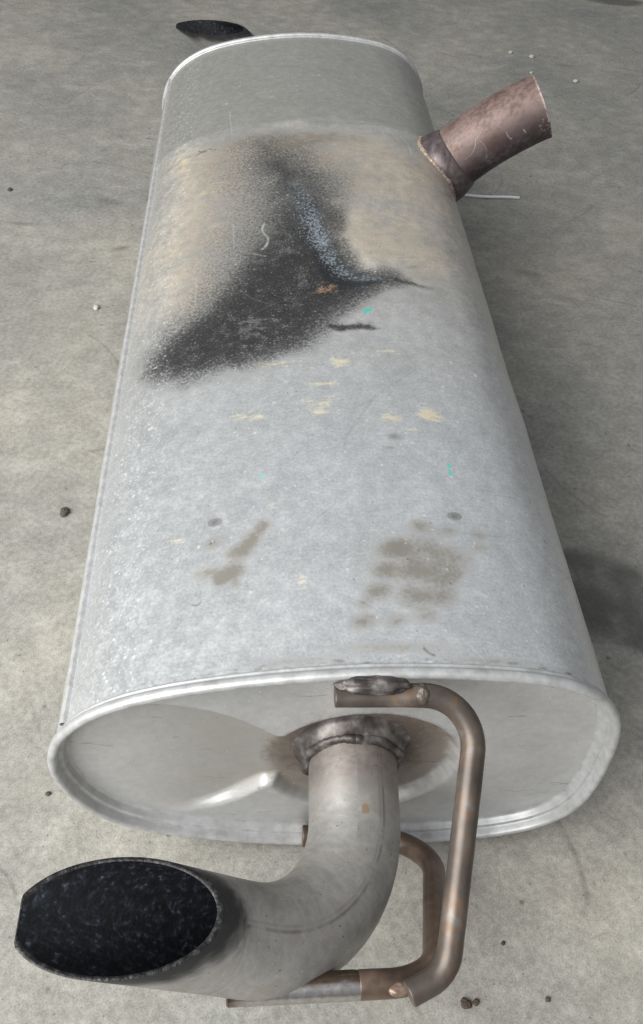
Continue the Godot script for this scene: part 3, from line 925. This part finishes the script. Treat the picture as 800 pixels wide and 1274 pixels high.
func make_floor():
	var W := FLOOR_W
	var nb := noise_bytes(W, W, 0.0042, 5, 101)
	var nm := noise_bytes(W, W, 0.022, 4, 102)
	var nf := noise_bytes(W, W, 0.22, 3, 103)
	var ns_im := Image.create_from_data(W, W, false, Image.FORMAT_L8, noise_bytes(W, W, 0.05, 4, 104))
	ns_im.resize(W / 6, W, Image.INTERPOLATE_BILINEAR)
	ns_im.resize(W, W, Image.INTERPOLATE_CUBIC)
	var ns := ns_im.get_data()
	var smudge := zeros(W * W)
	# damp oily patch right of the near end, and other dull marks that can be made out
	for t in [[0.30, -0.255, 66, 38, 0.5, 0.7], [0.275, -0.235, 40, 26, 0.4, 0.45], [0.335, -0.225, 40, 30, 0.3, 0.45], [0.31, -0.30, 40, 16, 0.3, 0.55], [0.33, -0.20, 30, 16, 0.8, 0.4], [0.85, -2.14, 60, 22, 0.1, 1.3], [-0.295, -1.055, 26, 12, 0.3, 0.45], [-0.34, -0.72, 90, 60, 0.3, 0.22], [-0.40, -0.86, 60, 34, -0.4, 0.25], [0.355, -0.87, 30, 9, 0.4, 0.4], [0.40, -0.80, 34, 9, 0.3, 0.3], [-0.55, -1.3, 110, 60, 0.2, 0.25], [0.5, -1.1, 100, 30, 0.4, 0.22], [0.6, -0.6, 120, 60, 0.5, 0.2], [-0.24, -0.06, 20, 26, 0.4, 0.2], [-0.45, -1.7, 60, 20, 0.2, 0.3], [0.75, -1.5, 120, 30, 0.1, 0.2], [0.16, 0.06, 50, 30, 0.6, 0.15]]:
		stamp(smudge, W, W, fx(t[0]), fz(t[1]), t[2], t[3], t[4], t[5], 0.25)
	for k in 170:
		stamp(smudge, W, W, rng.randf() * W, rng.randf() * W, rng.randf_range(5, 40), rng.randf_range(2, 12), rng.randf_range(-0.5, 0.9), rng.randf_range(0.12, 0.5), 0.1)
	var dark := zeros(W * W)
	for k in 300:
		var a := Vector2(rng.randf() * W, rng.randf() * W)
		var len := rng.randf_range(8, 60)
		var ang := rng.randfn(0.7, 0.35) if k % 3 else rng.randfn(-0.5, 0.5)
		stroke(dark, W, W, a, a + Vector2(cos(ang), sin(ang)) * len, rng.randf_range(0.5, 1.3), rng.randf_range(0.12, 0.4), rng.randf_range(-0.1, 0.1))
	for k in 1300:
		var r := rng.randf_range(0.5, 1.5)
		stamp(dark, W, W, rng.randf() * W, rng.randf() * W, r, r * rng.randf_range(0.6, 1.4), 0.0, rng.randf_range(0.2, 0.9), 0.3)
	var pale := zeros(W * W)
	for k in 110:
		var a := Vector2(rng.randf() * W, rng.randf() * W)
		var ang := rng.randfn(0.3, 0.6)
		stroke(pale, W, W, a, a + Vector2(cos(ang), sin(ang)) * rng.randf_range(6, 50), rng.randf_range(0.4, 1.0), rng.randf_range(0.15, 0.5), rng.randf_range(-0.2, 0.2))
	for k in 420:
		var r := rng.randf_range(0.5, 1.2)
		stamp(pale, W, W, rng.randf() * W, rng.randf() * W, r, r, 0.0, rng.randf_range(0.3, 0.9), 0.3)
	# hairline crack by the near tip
	for t in [[-0.262, 0.008, -0.243, 0.036], [-0.243, 0.036, -0.225, 0.046], [-0.225, 0.046, -0.215, 0.062], [-0.225, -0.056, -0.205, -0.047], [-0.205, -0.047, -0.190, -0.043]]:
		stroke(dark, W, W, Vector2(fx(t[0]), fz(t[1])), Vector2(fx(t[2]), fz(t[3])), 0.7, 0.5, 0.1)
	var col := PackedByteArray()
	col.resize(W * W * 3)
	var ror := PackedByteArray()
	ror.resize(W * W)
	var hgt := PackedByteArray()
	hgt.resize(W * W)
	for y in W:
		for x in W:
			var i := y * W + x
			var b := nb[i] / 255.0
			var m := nm[i] / 255.0
			var f := nf[i] / 255.0
			var st := ns[i] / 255.0
			var v := 0.628 + 0.12 * (b - 0.5) + 0.045 * (m - 0.5) + 0.12 * (f - 0.5) + 0.08 * (st - 0.5)
			var r := v + 0.011 + 0.02 * (b - 0.5)
			var g := v + 0.002
			var bl := v - 0.024 - 0.03 * (b - 0.5)
			# lime-pale bloom in places
			var lime := smooth(0.52, 0.80, 0.6 * m + 0.4 * st + 0.25 * (b - 0.5))
			r += lime * 0.018
			g += lime * 0.018
			bl += lime * 0.014
			var sm := clampf(smudge[i], 0.0, 1.3)
			if sm > 0.0:
				sm = smooth(0.05, 1.0, sm * (0.25 + 1.5 * m) + 0.25 * (st - 0.5) * sm)
				r = lerpf(r, 0.30, sm * 0.62)
				g = lerpf(g, 0.295, sm * 0.62)
				bl = lerpf(bl, 0.285, sm * 0.62)
			var d := clampf(dark[i], 0.0, 1.0) * 0.72
			r = lerpf(r, 0.20, d)
			g = lerpf(g, 0.185, d)
			bl = lerpf(bl, 0.17, d)
			var p := clampf(pale[i], 0.0, 1.0) * 0.5
			r = lerpf(r, 0.78, p)
			g = lerpf(g, 0.77, p)
			bl = lerpf(bl, 0.73, p)
			col[i * 3] = int(clampf(r, 0.0, 1.0) * 255.0)
			col[i * 3 + 1] = int(clampf(g, 0.0, 1.0) * 255.0)
			col[i * 3 + 2] = int(clampf(bl, 0.0, 1.0) * 255.0)
			ror[i] = int(clampf(0.72 + 0.2 * (m - 0.5) - 0.16 * sm, 0.2, 1.0) * 255.0)
			hgt[i] = int(clampf(0.5 + 0.3 * (f - 0.5) + 0.16 * (m - 0.5) - 0.3 * d + 0.15 * p, 0.0, 1.0) * 255.0)
	var mat := StandardMaterial3D.new()
	mat.albedo_texture = ImageTexture.create_from_image(Image.create_from_data(W, W, false, Image.FORMAT_RGB8, col))
	mat.roughness_texture = ImageTexture.create_from_image(Image.create_from_data(W, W, false, Image.FORMAT_L8, ror))
	mat.roughness_texture_channel = BaseMaterial3D.TEXTURE_CHANNEL_GRAYSCALE
	mat.roughness = 1.0
	mat.metallic_specular = 0.4
	mat.heightmap_enabled = true
	mat.heightmap_texture = ImageTexture.create_from_image(Image.create_from_data(W, W, false, Image.FORMAT_L8, hgt))
	mat.heightmap_scale = 0.10
	# close grain laid over it: sand, pores, hair scratches, once every 0.6 m
	var GW := 1024
	var ga := seamless_bytes(GW, 0.30, 3, 111)
	var gb := seamless_bytes(GW, 0.07, 3, 112)
	var gd := zeros(GW * GW)
	for k in 3000:
		var q := rng.randf_range(0.5, 1.4)
		stamp(gd, GW, GW, rng.randf_range(3, GW - 3), rng.randf_range(3, GW - 3), q, q * rng.randf_range(0.6, 1.6), rng.randf() * 3.0, rng.randf_range(0.2, 0.9), 0.3)
	for k in 900:
		var q := rng.randf_range(0.5, 1.3)
		stamp(gd, GW, GW, rng.randf_range(3, GW - 3), rng.randf_range(3, GW - 3), q, q, 0.0, -rng.randf_range(0.2, 0.8), 0.3)
	for k in 120:
		var p0 := Vector2(rng.randf_range(60, GW - 60), rng.randf_range(60, GW - 60))
		var an := rng.randfn(0.6, 0.7)
		stroke(gd, GW, GW, p0, p0 + Vector2(cos(an), sin(an)) * rng.randf_range(10, 60), rng.randf_range(0.4, 0.8), rng.randf_range(0.1, 0.4), rng.randf_range(-0.15, 0.15))
	var gcol := PackedByteArray()
	gcol.resize(GW * GW)
	for i in GW * GW:
		var v := 0.93 + 0.26 * (ga[i] / 255.0 - 0.5) + 0.08 * (gb[i] / 255.0 - 0.5) - 0.40 * maxf(gd[i], 0.0) - 0.16 * minf(gd[i], 0.0)
		gcol[i] = int(clampf(v, 0.0, 1.0) * 255.0)
	var grain := Image.create_from_data(GW, GW, false, Image.FORMAT_L8, gcol)
	grain.convert(Image.FORMAT_RGBA8)
	mat.detail_enabled = true
	mat.detail_albedo = ImageTexture.create_from_image(grain)
	mat.detail_blend_mode = BaseMaterial3D.BLEND_MODE_MUL
	mat.detail_uv_layer = BaseMaterial3D.DETAIL_UV_2
	mat.uv2_scale = Vector3(4.0, 4.0, 1.0)
	# one slab of 12 m, its pattern once every 2.4 m
	var rows := []
	var us := []
	var vs := []
	for k in 6:
		us.append(float(k) - 2.0)
		vs.append(float(k) - 2.0)
		var row := PackedVector3Array()
		for j in 6:
			row.append(Vector3(-0.9 + 2.4 * (j - 2), 0.0, -2.2 + 2.4 * (k - 2)))
		rows.append(row)
	var o := obj("floor", sheet(rows, false, -1.0, [], us, vs), mat)
	o.set_meta("kind", "structure")
	o.set_meta("label", "stained grey concrete workshop floor under the muffler")

# ------------------------------------------------------------------ the muffler
func make_muffler():
	var root := Node3D.new()
	root.name = "exhaust_muffler"
	add_child(root)
	tag(root, "scorched oval steel exhaust muffler with two slash-cut tailpipes on the concrete", "muffler")

	# body: rolled sheet
	var us := []
	for o in outline:
		us.append(u_of(o[2]))
	var half := outline.size() / 2
	# start the sheet at the underside so that the texture's seam is hidden there
	var order := []
	var start := 0
	for j in outline.size():
		if outline[j][2] < outline[start][2]:
			start = j
	for j in outline.size():
		order.append((start + j) % outline.size())
	var buv := []
	for j in order:
		buv.append(us[j])
	buv.append(1.0)
	buv[0] = 0.0
	var rows := []
	var vs := []
	var n := 260
	for i in n + 1:
		var z := -0.009 - (LENGTH - 0.018) * i / n
		var row := PackedVector3Array()
		for j in order:
			var s: float = outline[j][2]
			var fade := smooth(-0.009, -0.045, z) * smooth(-LENGTH + 0.009, -LENGTH + 0.045, z)
			row.append(rim_point(j, -0.0032 + dent(s, z) * fade, z))
		rows.append(row)
		vs.append(-z / LENGTH)
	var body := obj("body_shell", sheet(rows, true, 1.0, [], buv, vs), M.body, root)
	# folded seam down the left flank
	rows = []
	for i in 121:
		var z := -0.0095 - (LENGTH - 0.019) * i / 120.0
		var row := PackedVector3Array()
		for q in [[-0.2060, -0.0040], [-0.2056, -0.0010], [-0.2046, 0.0004], [-0.2022, 0.0004], [-0.2012, -0.0010], [-0.2008, -0.0042]]:
			row.append(on_outline(q[0], q[1] + 0.00025 * grit_noise.get_noise_2d(z * 60.0, 4.0), z))
		rows.append(row)
	obj("lock_seam", sheet(rows, false), M.seam, body)

	# rolled end rims and embossed end plates
	var profile := curve_profile([[-3.6, -10.6], [-2.5, -10.2], [-2.0, -9.2], [-2.3, -7.6], [-1.9, -6.6], [-0.4, -5.8], [0.4, -4.4], [0.4, -2.2], [-0.4, -0.5], [-2.0, 0.5], [-3.9, 0.5], [-5.4, -0.8], [-6.0, -3.6], [-6.4, -6.4], [-7.6, -6.9], [-9.0, -7.6], [-9.7, -9.8], [-10.6, -12.0], [-12.2, -13.0], [-13.4, -13.2]])
	for end in [0, 1]:
		rows = []
		for q in profile:
			var z: float = q.y * 0.001
			rows.append(section_ring(q.x * 0.001, z if end == 0 else -LENGTH - z))
		var rim := obj("end_rim", sheet(rows, true, -1.0 if end == 0 else 1.0), M.rim, root)
		if end == 0:
			rim.set_meta("label", "rolled bright rim of the near end")
		plate(root, end)

	tailpipe(root, 0)
	tailpipe(root, 1)
	inlet(root)
	hanger(root)

func curve_profile(pts: Array) -> PackedVector2Array:
	var out := PackedVector2Array()
	for i in pts.size() - 1:
		var q := []
		for k in [-1, 0, 1, 2]:
			var e: Array = pts[clampi(i + k, 0, pts.size() - 1)]
			q.append(Vector2(e[0], e[1]))
		for k in 4:
			out.append(q[1].cubic_interpolate(q[2], q[0], q[3], k / 4.0))
	var last: Array = pts[pts.size() - 1]
	out.append(Vector2(last[0], last[1]))
	return out

# the point of the outline at arc length s, moved out by offset
func on_outline(s: float, offset: float, z: float) -> Vector3:
	var best := 0
	var n := outline.size()
	for j in n:
		var a: float = outline[j][2]
		var b: float = outline[(j + 1) % n][2]
		if a <= s and s < b:
			best = j
			break
	var a: float = outline[best][2]
	var b: float = outline[(best + 1) % n][2]
	return rim_point(best, offset, z).lerp(rim_point((best + 1) % n, offset, z), (s - a) / (b - a))

# how deep the pressed hollows of the end plate are at a point
func pressed(x: float, y: float) -> float:
	var p := Vector2(x - 0.020, y - 0.117)
	var edge := Vector2(p.x / 0.069, p.y / 0.069).length()
	var pad := smooth(1.07, 0.93, edge)
	# the lens-shaped hollow that runs left from the pad, pinched where the two meet
	var lens := 0.0
	if x < 0.02:
		var ta := maxf(-0.043 - x, 0.0)
		var tb := maxf(-0.050 - x, 0.0)
		var up := 0.159 + 0.052 * (1.0 - exp(-pow(ta / 0.040, 1.15)))
		var down := 0.092 - 0.040 * (1.0 - exp(-pow(tb / 0.030, 1.4)))
		lens = smooth(up + 0.003, up - 0.005, y) * smooth(down - 0.007, down + 0.002, y) * smooth(-0.165, -0.055, x)
	return maxf(pad, lens) * 0.0095

func plate(root: Node3D, end: int):
	var rows := []
	var n := 72
	for i in n + 1:
		var t := float(i) / n
		var row := PackedVector3Array()
		for j in outline.size():
			var e := rim_point(j, -0.0128, 0.0)
			var p := Vector2(e.x, e.y).lerp(Vector2(PLATE_X, PLATE_Y), t)
			var z := -0.0131 - pressed(p.x, p.y) * smooth(0.0, 0.16, t) + 0.0003 * grit_noise.get_noise_2d(p.x * 30.0, p.y * 30.0)
			row.append(Vector3(p.x, p.y, z if end == 0 else -LENGTH - z))
		rows.append(row)
	obj("end_plate", sheet(rows, true, -1.0 if end == 0 else 1.0, [], [], [], Rect2(-0.21, 0.0, 0.42, 0.27)), M.plate, root)

func tailpipe(root: Node3D, end: int):
	var r := 0.0318
	var pts := [Vector3(0.012, 0.129, -0.018), Vector3(0.008, 0.111, 0.117), Vector3(-0.133, 0.206, 0.118)]
	if end == 1:
		pts = [Vector3(0.012, 0.129, -LENGTH + 0.018), Vector3(0.008, 0.116, -1.196), Vector3(-0.129, 0.216, -1.202)]
	var path := rounded(pts, [0.084], 0.004)
	var fr := frames(path, Vector3.UP)
	var sides := 72
	var n := path.size()
	var tip: Vector3 = pts[2]
	var d: Vector3 = fr[n - 1][0]
	# outer skin up to the slanting cut, whose face lies level
	var last := n - 1
	while path[last].distance_to(tip) < 0.064:
		last -= 1
	var rows := []
	var cols := []
	for i in last + 1:
		rows.append(ring(path[i], fr[i], r, sides))
	var cut := PackedVector3Array()
	var cut_in := PackedVector3Array()
	for j in sides:
		var a := TAU * j / sides
		for inner in [0, 1]:
			var rr := r + 0.0008 if inner == 0 else r - 0.0016
			var o: Vector3 = fr[last][1] * cos(a) * rr + fr[last][2] * sin(a) * rr
			var p := path[last] + o
			p += d * ((tip.y - p.y) / d.y)
			p.x = maxf(p.x, tip.x - (0.0535 if inner == 0 else 0.0522))
			p.y += 0.0004 * lump_noise.get_noise_2d(cos(a) * 3.0, sin(a) * 3.0)
			if inner == 0:
				cut.append(p)
			else:
				cut_in.append(p)
	var base: PackedVector3Array = rows[last]
	for k in range(1, 25):
		var row := PackedVector3Array()
		for j in sides:
			row.append(base[j].lerp(cut[j], k / 24.0))
		rows.append(row)
	var total := rows.size()
	for i in total:
		var cr := PackedColorArray()
		for j in sides:
			var left: float = rows[i][j].distance_to(cut[j])
			var p: Vector3 = rows[i][j]
			var wob := 0.007 * lump_noise.get_noise_3dv(p * 50.0) + 0.004 * lump_noise.get_noise_3dv(p * 240.0)
			var soot := smooth(0.026, 0.005, left + wob) * 0.95
			cr.append(Color(1, 1, 1).lerp(Color(0.075, 0.078, 0.085), soot))
		cols.append(cr)
	var pipe := obj("tailpipe", sheet(rows, true, 1.0, cols), M.tail, root)
	pipe.set_meta("label", "near bent tailpipe with soot-black slash-cut mouth" if end == 0 else "far bent tailpipe with soot-black slash-cut mouth")
	# inside wall, black with soot
	rows = [cut_in]
	var inner_base := ring(path[last], fr[last], r - 0.0016, sides)
	for k in range(1, 17):
		var row := PackedVector3Array()
		for j in sides:
			row.append(cut_in[j].lerp(inner_base[j], k / 16.0))
		rows.append(row)
	for i in range(last - 1, 3, -2):
		rows.append(ring(path[i], fr[i], r - 0.0016, sides))
	obj("sooty_bore", sheet(rows, true, 1.0), M.soot, pipe)
	# the wall's cut edge
	rows = [cut]
	for k in [0.25, 0.5, 0.75]:
		var row := PackedVector3Array()
		for j in sides:
			row.append(cut[j].lerp(cut_in[j], k) + Vector3(0, 0.0004, 0))
		rows.append(row)
	rows.append(cut_in)
	obj("cut_lip", sheet(rows, true, 1.0), M.lip, pipe)
	# collar swollen out of the plate, and the weld on top of it
	var sgn := 1.0 if end == 0 else -1.0
	var at_z := -0.0195 if end == 0 else -LENGTH + 0.0195
	rows = []
	for q in [[0.0440, -0.0030], [0.0415, -0.0018], [0.0398, -0.0002], [0.0385, 0.0018], [0.0374, 0.0040], [0.0364, 0.0058], [0.0352, 0.0072], [0.0336, 0.0082], [0.0314, 0.0086]]:
		var row := PackedVector3Array()
		for j in 64:
			var a := TAU * j / 64.0
			var o := Vector3(sin(a), cos(a), 0.0)
			var k: float = q[0] * (1.0 + 0.045 * lump_noise.get_noise_3dv(Vector3(o.x * 1.6, o.y * 1.6, q[1] * 90.0)))
			row.append(Vector3(0.0118, 0.128, at_z + sgn * q[1]) + o * k)
		rows.append(row)
	obj("outlet_collar", sheet(rows, true, -1.0 if end == 0 else 1.0), M.weld, pipe)
	var loop := PackedVector3Array()
	for j in 120:
		var a := TAU * j / 120.0
		loop.append(Vector3(0.0116 + sin(a) * 0.0336, 0.1268 + cos(a) * 0.0336, at_z + sgn * (0.0080 + 0.0010 * sin(a * 3.0) + 0.0008 * sin(a * 7.0 + 1.0))))
	obj("weld_bead", weld_bead(loop, Vector3(0, 0, 1), 0.0036, 0.34, 3.0 + end), M.weld, pipe)

func inside_body(p: Vector3) -> bool:
	var poly := PackedVector2Array()
	for o in outline:
		poly.append(o[0] - o[1] * 0.0032 + Vector2(0, SECTION_Y))
	return Geometry2D.is_point_in_polygon(Vector2(p.x, p.y), poly)

func inlet(root: Node3D):
	var poly := PackedVector2Array()
	for o in outline:
		poly.append(o[0] - o[1] * 0.0032 + Vector2(0, SECTION_Y))
	# the axis: up out of the right shoulder, easing over towards level
	var raw := PackedVector3Array()
	var a := Vector3(0.150, 0.183, -0.766)
	var b := Vector3(0.204, 0.250, -0.767)
	var c := Vector3(0.282, 0.288, -0.770)
	for k in 33:
		var t := k / 32.0
		raw.append(a.lerp(b, t).lerp(b.lerp(c, t), t))
	var path := evenly(raw, 0.004)
	var fr := frames(path, Vector3(0, 0, -1))
	var sides := 64
	var n := path.size()
	# where the flared foot meets the shell
	var foot := PackedVector3Array()
	var d: Vector3 = fr[0][0]
	for j in sides:
		var an := TAU * j / sides
		var p: Vector3 = path[0] + d * 0.09 + (fr[0][1] * cos(an) + fr[0][2] * sin(an)) * 0.0425
		for k in 400:
			if Geometry2D.is_point_in_polygon(Vector2(p.x, p.y), poly):
				break
			p -= d * 0.0005
		foot.append(p)
	var collar_end := int(n * 0.33)
	var rows := [foot]
	var fin := ring(path[collar_end], fr[collar_end], 0.0396, sides)
	for k in range(1, 11):
		var t := k / 10.0
		var row := PackedVector3Array()
		for j in sides:
			row.append(foot[j].lerp(fin[j], t) + (fin[j] - path[collar_end]).normalized() * 0.0018 * sin(PI * t))
		rows.append(row)
	rows.append(ring(path[collar_end] + fr[collar_end][0] * 0.002, fr[collar_end], 0.0389, sides))
	rows.append(ring(path[collar_end] + fr[collar_end][0] * 0.003, fr[collar_end], 0.0374, sides))
	var pipe_rows := []
	var cols := []
	for i in range(collar_end - 2, n):
		var rr := 0.0372 + 0.0004 * lump_noise.get_noise_3dv(path[i] * 40.0)
		if i == n - 1:
			rr += 0.0006
		pipe_rows.append(ring(path[i], fr[i], rr, sides))
	var pipe := obj("inlet_pipe", sheet(pipe_rows, true, 1.0), M.inlet, root)
	pipe.set_meta("label", "short heat-browned inlet pipe rising from the right shoulder")
	obj("flared_collar", sheet(rows, true, 1.0), M.collar, pipe)
	# wall edge and bore
	var e := n - 1
	var lip := []
	for q in [0.0378, 0.0370, 0.0362, 0.0354]:
		lip.append(ring(path[e] + fr[e][0] * (0.0003 if q < 0.0375 and q > 0.036 else 0.0), fr[e], q, sides))
	obj("cut_lip", sheet(lip, true, 1.0), M.rim, pipe)
	var bore := []
	for i in range(e, 1, -1):
		bore.append(ring(path[i], fr[i], 0.0354, sides))
	obj("sooty_bore", sheet(bore, true, 1.0), M.soot, pipe)
	var loop := PackedVector3Array()
	for j in sides * 2:
		var k := j / 2
		loop.append(foot[k] if j % 2 == 0 else foot[k].lerp(foot[(k + 1) % sides], 0.5))
	obj("weld_bead", weld_bead(loop, d, 0.0030, 0.40, 9.0), M.pale_weld, pipe)

func hanger(root: Node3D):
	# upper rod: flattened where it is welded under the top of the rim
	var path := rounded([Vector3(-0.0100, 0.2475, 0.0070), Vector3(0.0795, 0.2475, 0.0080), Vector3(0.0535, 0.162, 0.1410), Vector3(0.0300, 0.159, 0.1505)], [0.030, 0.021], 0.004)
	var flats := []
	for p in path:
		flats.append(1.0 - 0.22 * smooth(0.048, 0.030, p.x) * smooth(0.05, 0.02, p.z))
	var upper := obj("hanger_rod", rod_mesh(path, 0.0076, Vector3.UP, 30, flats), M.rod, root)
	upper.set_meta("label", "rusty upper hanger rod welded under the rim's top edge")
	var w := obj("weld_bead", blob(Vector3(0.0225, 0.0048, 0.0066), 0.26, 1.1, 4.0, 40, 26), M.weld, upper)
	w.position = Vector3(0.014, 0.2545, 0.0040)
	var w2 := obj("weld_bead", blob(Vector3(0.0060, 0.0058, 0.0068), 0.2, 1.0, 8.0, 26, 18), M.rod, upper)
	w2.position = Vector3(0.0435, 0.2500, 0.0085)
	# lower rod: from the bottom of the rim, up and round into the level hanger pin
	var low := rounded([Vector3(-0.0210, 0.0215, -0.0015), Vector3(0.0850, 0.0215, 0.0010), Vector3(0.0500, 0.143, 0.1400), Vector3(0.0030, 0.143, 0.1405)], [0.052, 0.034], 0.004)
	var lower := obj("hanger_rod", rod_mesh(low, 0.0084, Vector3.UP, 30), M.lower_rod, root)
	lower.set_meta("label", "rusty lower hanger rod ending in a level pin")
	# the pin itself: worn in front, with its bright reflection painted on, brown behind
	var pin_path := evenly(PackedVector3Array([Vector3(0.0090, 0.143, 0.1405), Vector3(-0.0740, 0.143, 0.1412)]), 0.003)
	var pin_fr := frames(pin_path, Vector3.UP)
	var pin_rows := []
	var pin_cols := []
	for i in pin_path.size() + 4:
		var k := clampi(i - 1, 0, pin_path.size() - 1)
		var rr := 0.0085 * (1.0 + 0.012 * lump_noise.get_noise_3dv(pin_path[k] * 60.0))
		if i == 0 or i == pin_path.size() + 3:
			rr = 0.00001
		elif i == pin_path.size() + 2:
			rr *= 0.9
		elif i < 4:
			rr *= 0.90 + 0.033 * (i - 1)
		var row := ring(pin_path[k] + pin_fr[k][0] * (0.0009 if i >= pin_path.size() + 2 else 0.0), pin_fr[k], rr, 36)
		var cr := PackedColorArray()
		for p in row:
			var q := (p - pin_path[k]) / 0.0089
			var worn_sheen := smooth(-0.05, 0.22, q.z + 0.25 * lump_noise.get_noise_3dv(p * 80.0)) * smooth(0.012, 0.002, p.x + 0.004 * lump_noise.get_noise_3dv(p * 130.0)) * smooth(-0.074, -0.064, p.x)
			cr.append(Color(0.25, 0.185, 0.145).lerp(Color(0.66, 0.64, 0.65), worn_sheen))
		pin_rows.append(row)
		pin_cols.append(cr)
	obj("hanger_pin", sheet(pin_rows, true, 1.0, pin_cols), M.pin, lower)
	var w3 := obj("weld_bead", blob(Vector3(0.020, 0.006, 0.007), 0.18, 1.2, 14.0, 30, 20), M.weld, lower)
	w3.position = Vector3(0.028, 0.0150, -0.004)
	var w4 := obj("weld_bead", blob(Vector3(0.0075, 0.0026, 0.0045), 0.2, 1.4, 18.0, 28, 18), M.lower_rod, lower)
	w4.position = Vector3(0.0270, 0.1490, 0.1450)

# ------------------------------------------------------------------ small things on the floor
func make_litter():
	# thin white plastic strip
	var a := Vector3(0.286, 0.0022, -1.106)
	var b := Vector3(0.386, 0.0022, -1.097)
	var raw := PackedVector3Array()
	for k in 21:
		var t := k / 20.0
		raw.append(a.lerp(b, t) + Vector3(0, 0.0006 * sin(PI * t), 0.003 * sin(PI * t * 1.5)))
	var strip := obj("plastic_strip", rod_mesh(raw, 0.0024, Vector3.UP, 12), M.plastic)
	tag(strip, "thin white plastic strip on the floor behind the inlet pipe", "plastic strip")
	var bits := [
		["pebble", "stone", Vector3(-0.265, 0, -0.374), Vector3(0.0058, 0.0034, 0.0046), "dark grey pebble on the open floor left of the muffler's middle", 1.0],
		["grit_crumb", "brown_grit", Vector3(0.096, 0, 0.119), Vector3(0.0040, 0.0022, 0.0034), "larger brown crumb on the floor right of the hanger rods' lower end", 2.0],
		["grit_crumb", "brown_grit", Vector3(0.104, 0, 0.118), Vector3(0.0024, 0.0015, 0.0022), "smaller brown crumb just right of the larger brown crumb", 3.0],
		["grit_crumb", "brown_grit", Vector3(0.132, 0, 0.078), Vector3(0.0015, 0.0010, 0.0015), "tiny dark crumb on the floor below the rim's right corner", 4.0],
		["grit_crumb", "stone", Vector3(0.158, 0, 0.118), Vector3(0.0019, 0.0012, 0.0018), "grey speck of grit nearest the photo's bottom right corner", 5.0],
		["chip", "white_grit", Vector3(-0.278, 0, -0.759), Vector3(0.0055, 0.0026, 0.0036), "small white chip on the floor left of the scorched area", 6.0],
		["chip", "white_grit", Vector3(0.502, 0, -1.762), Vector3(0.0042, 0.0028, 0.0040), "white chip farthest left of four behind the inlet pipe", 7.0],
		["chip", "white_grit", Vector3(0.545, 0, -1.740), Vector3(0.0058, 0.0036, 0.0054), "white chip second from the left of four behind the inlet pipe", 8.0],
		["chip", "white_grit", Vector3(0.525, 0, -1.651), Vector3(0.0036, 0.0022, 0.0036), "faint white chip nearest the inlet pipe's open end", 9.0],
		["chip", "white_grit", Vector3(0.612, 0, -1.612), Vector3(0.0052, 0.0034, 0.0050), "white chip farthest right of four behind the inlet pipe", 10.0],
		["grit_crumb", "stone", Vector3(-0.455, 0, -1.085), Vector3(0.0042, 0.0022, 0.0036), "dark speck of grit at the photo's left edge, level with the inlet pipe", 11.0],
		["grit_crumb", "stone", Vector3(-0.232, 0, -0.052), Vector3(0.0022, 0.0014, 0.0020), "dark speck of grit left of the near rim", 12.0],
	]
	for q in bits:
		var size: Vector3 = q[3]
		var o := obj(q[0], blob(size, 0.55, 1.7, q[5] * 3.1, 16, 11), M[q[1]])
		o.position = q[2] + Vector3(0, size.y * 0.72, 0)
		o.rotation.y = q[5] * 1.3
		tag(o, q[4], "pebble" if q[0] == "pebble" else "grit", "" if q[0] == "pebble" else "grit and chips scattered on the concrete")
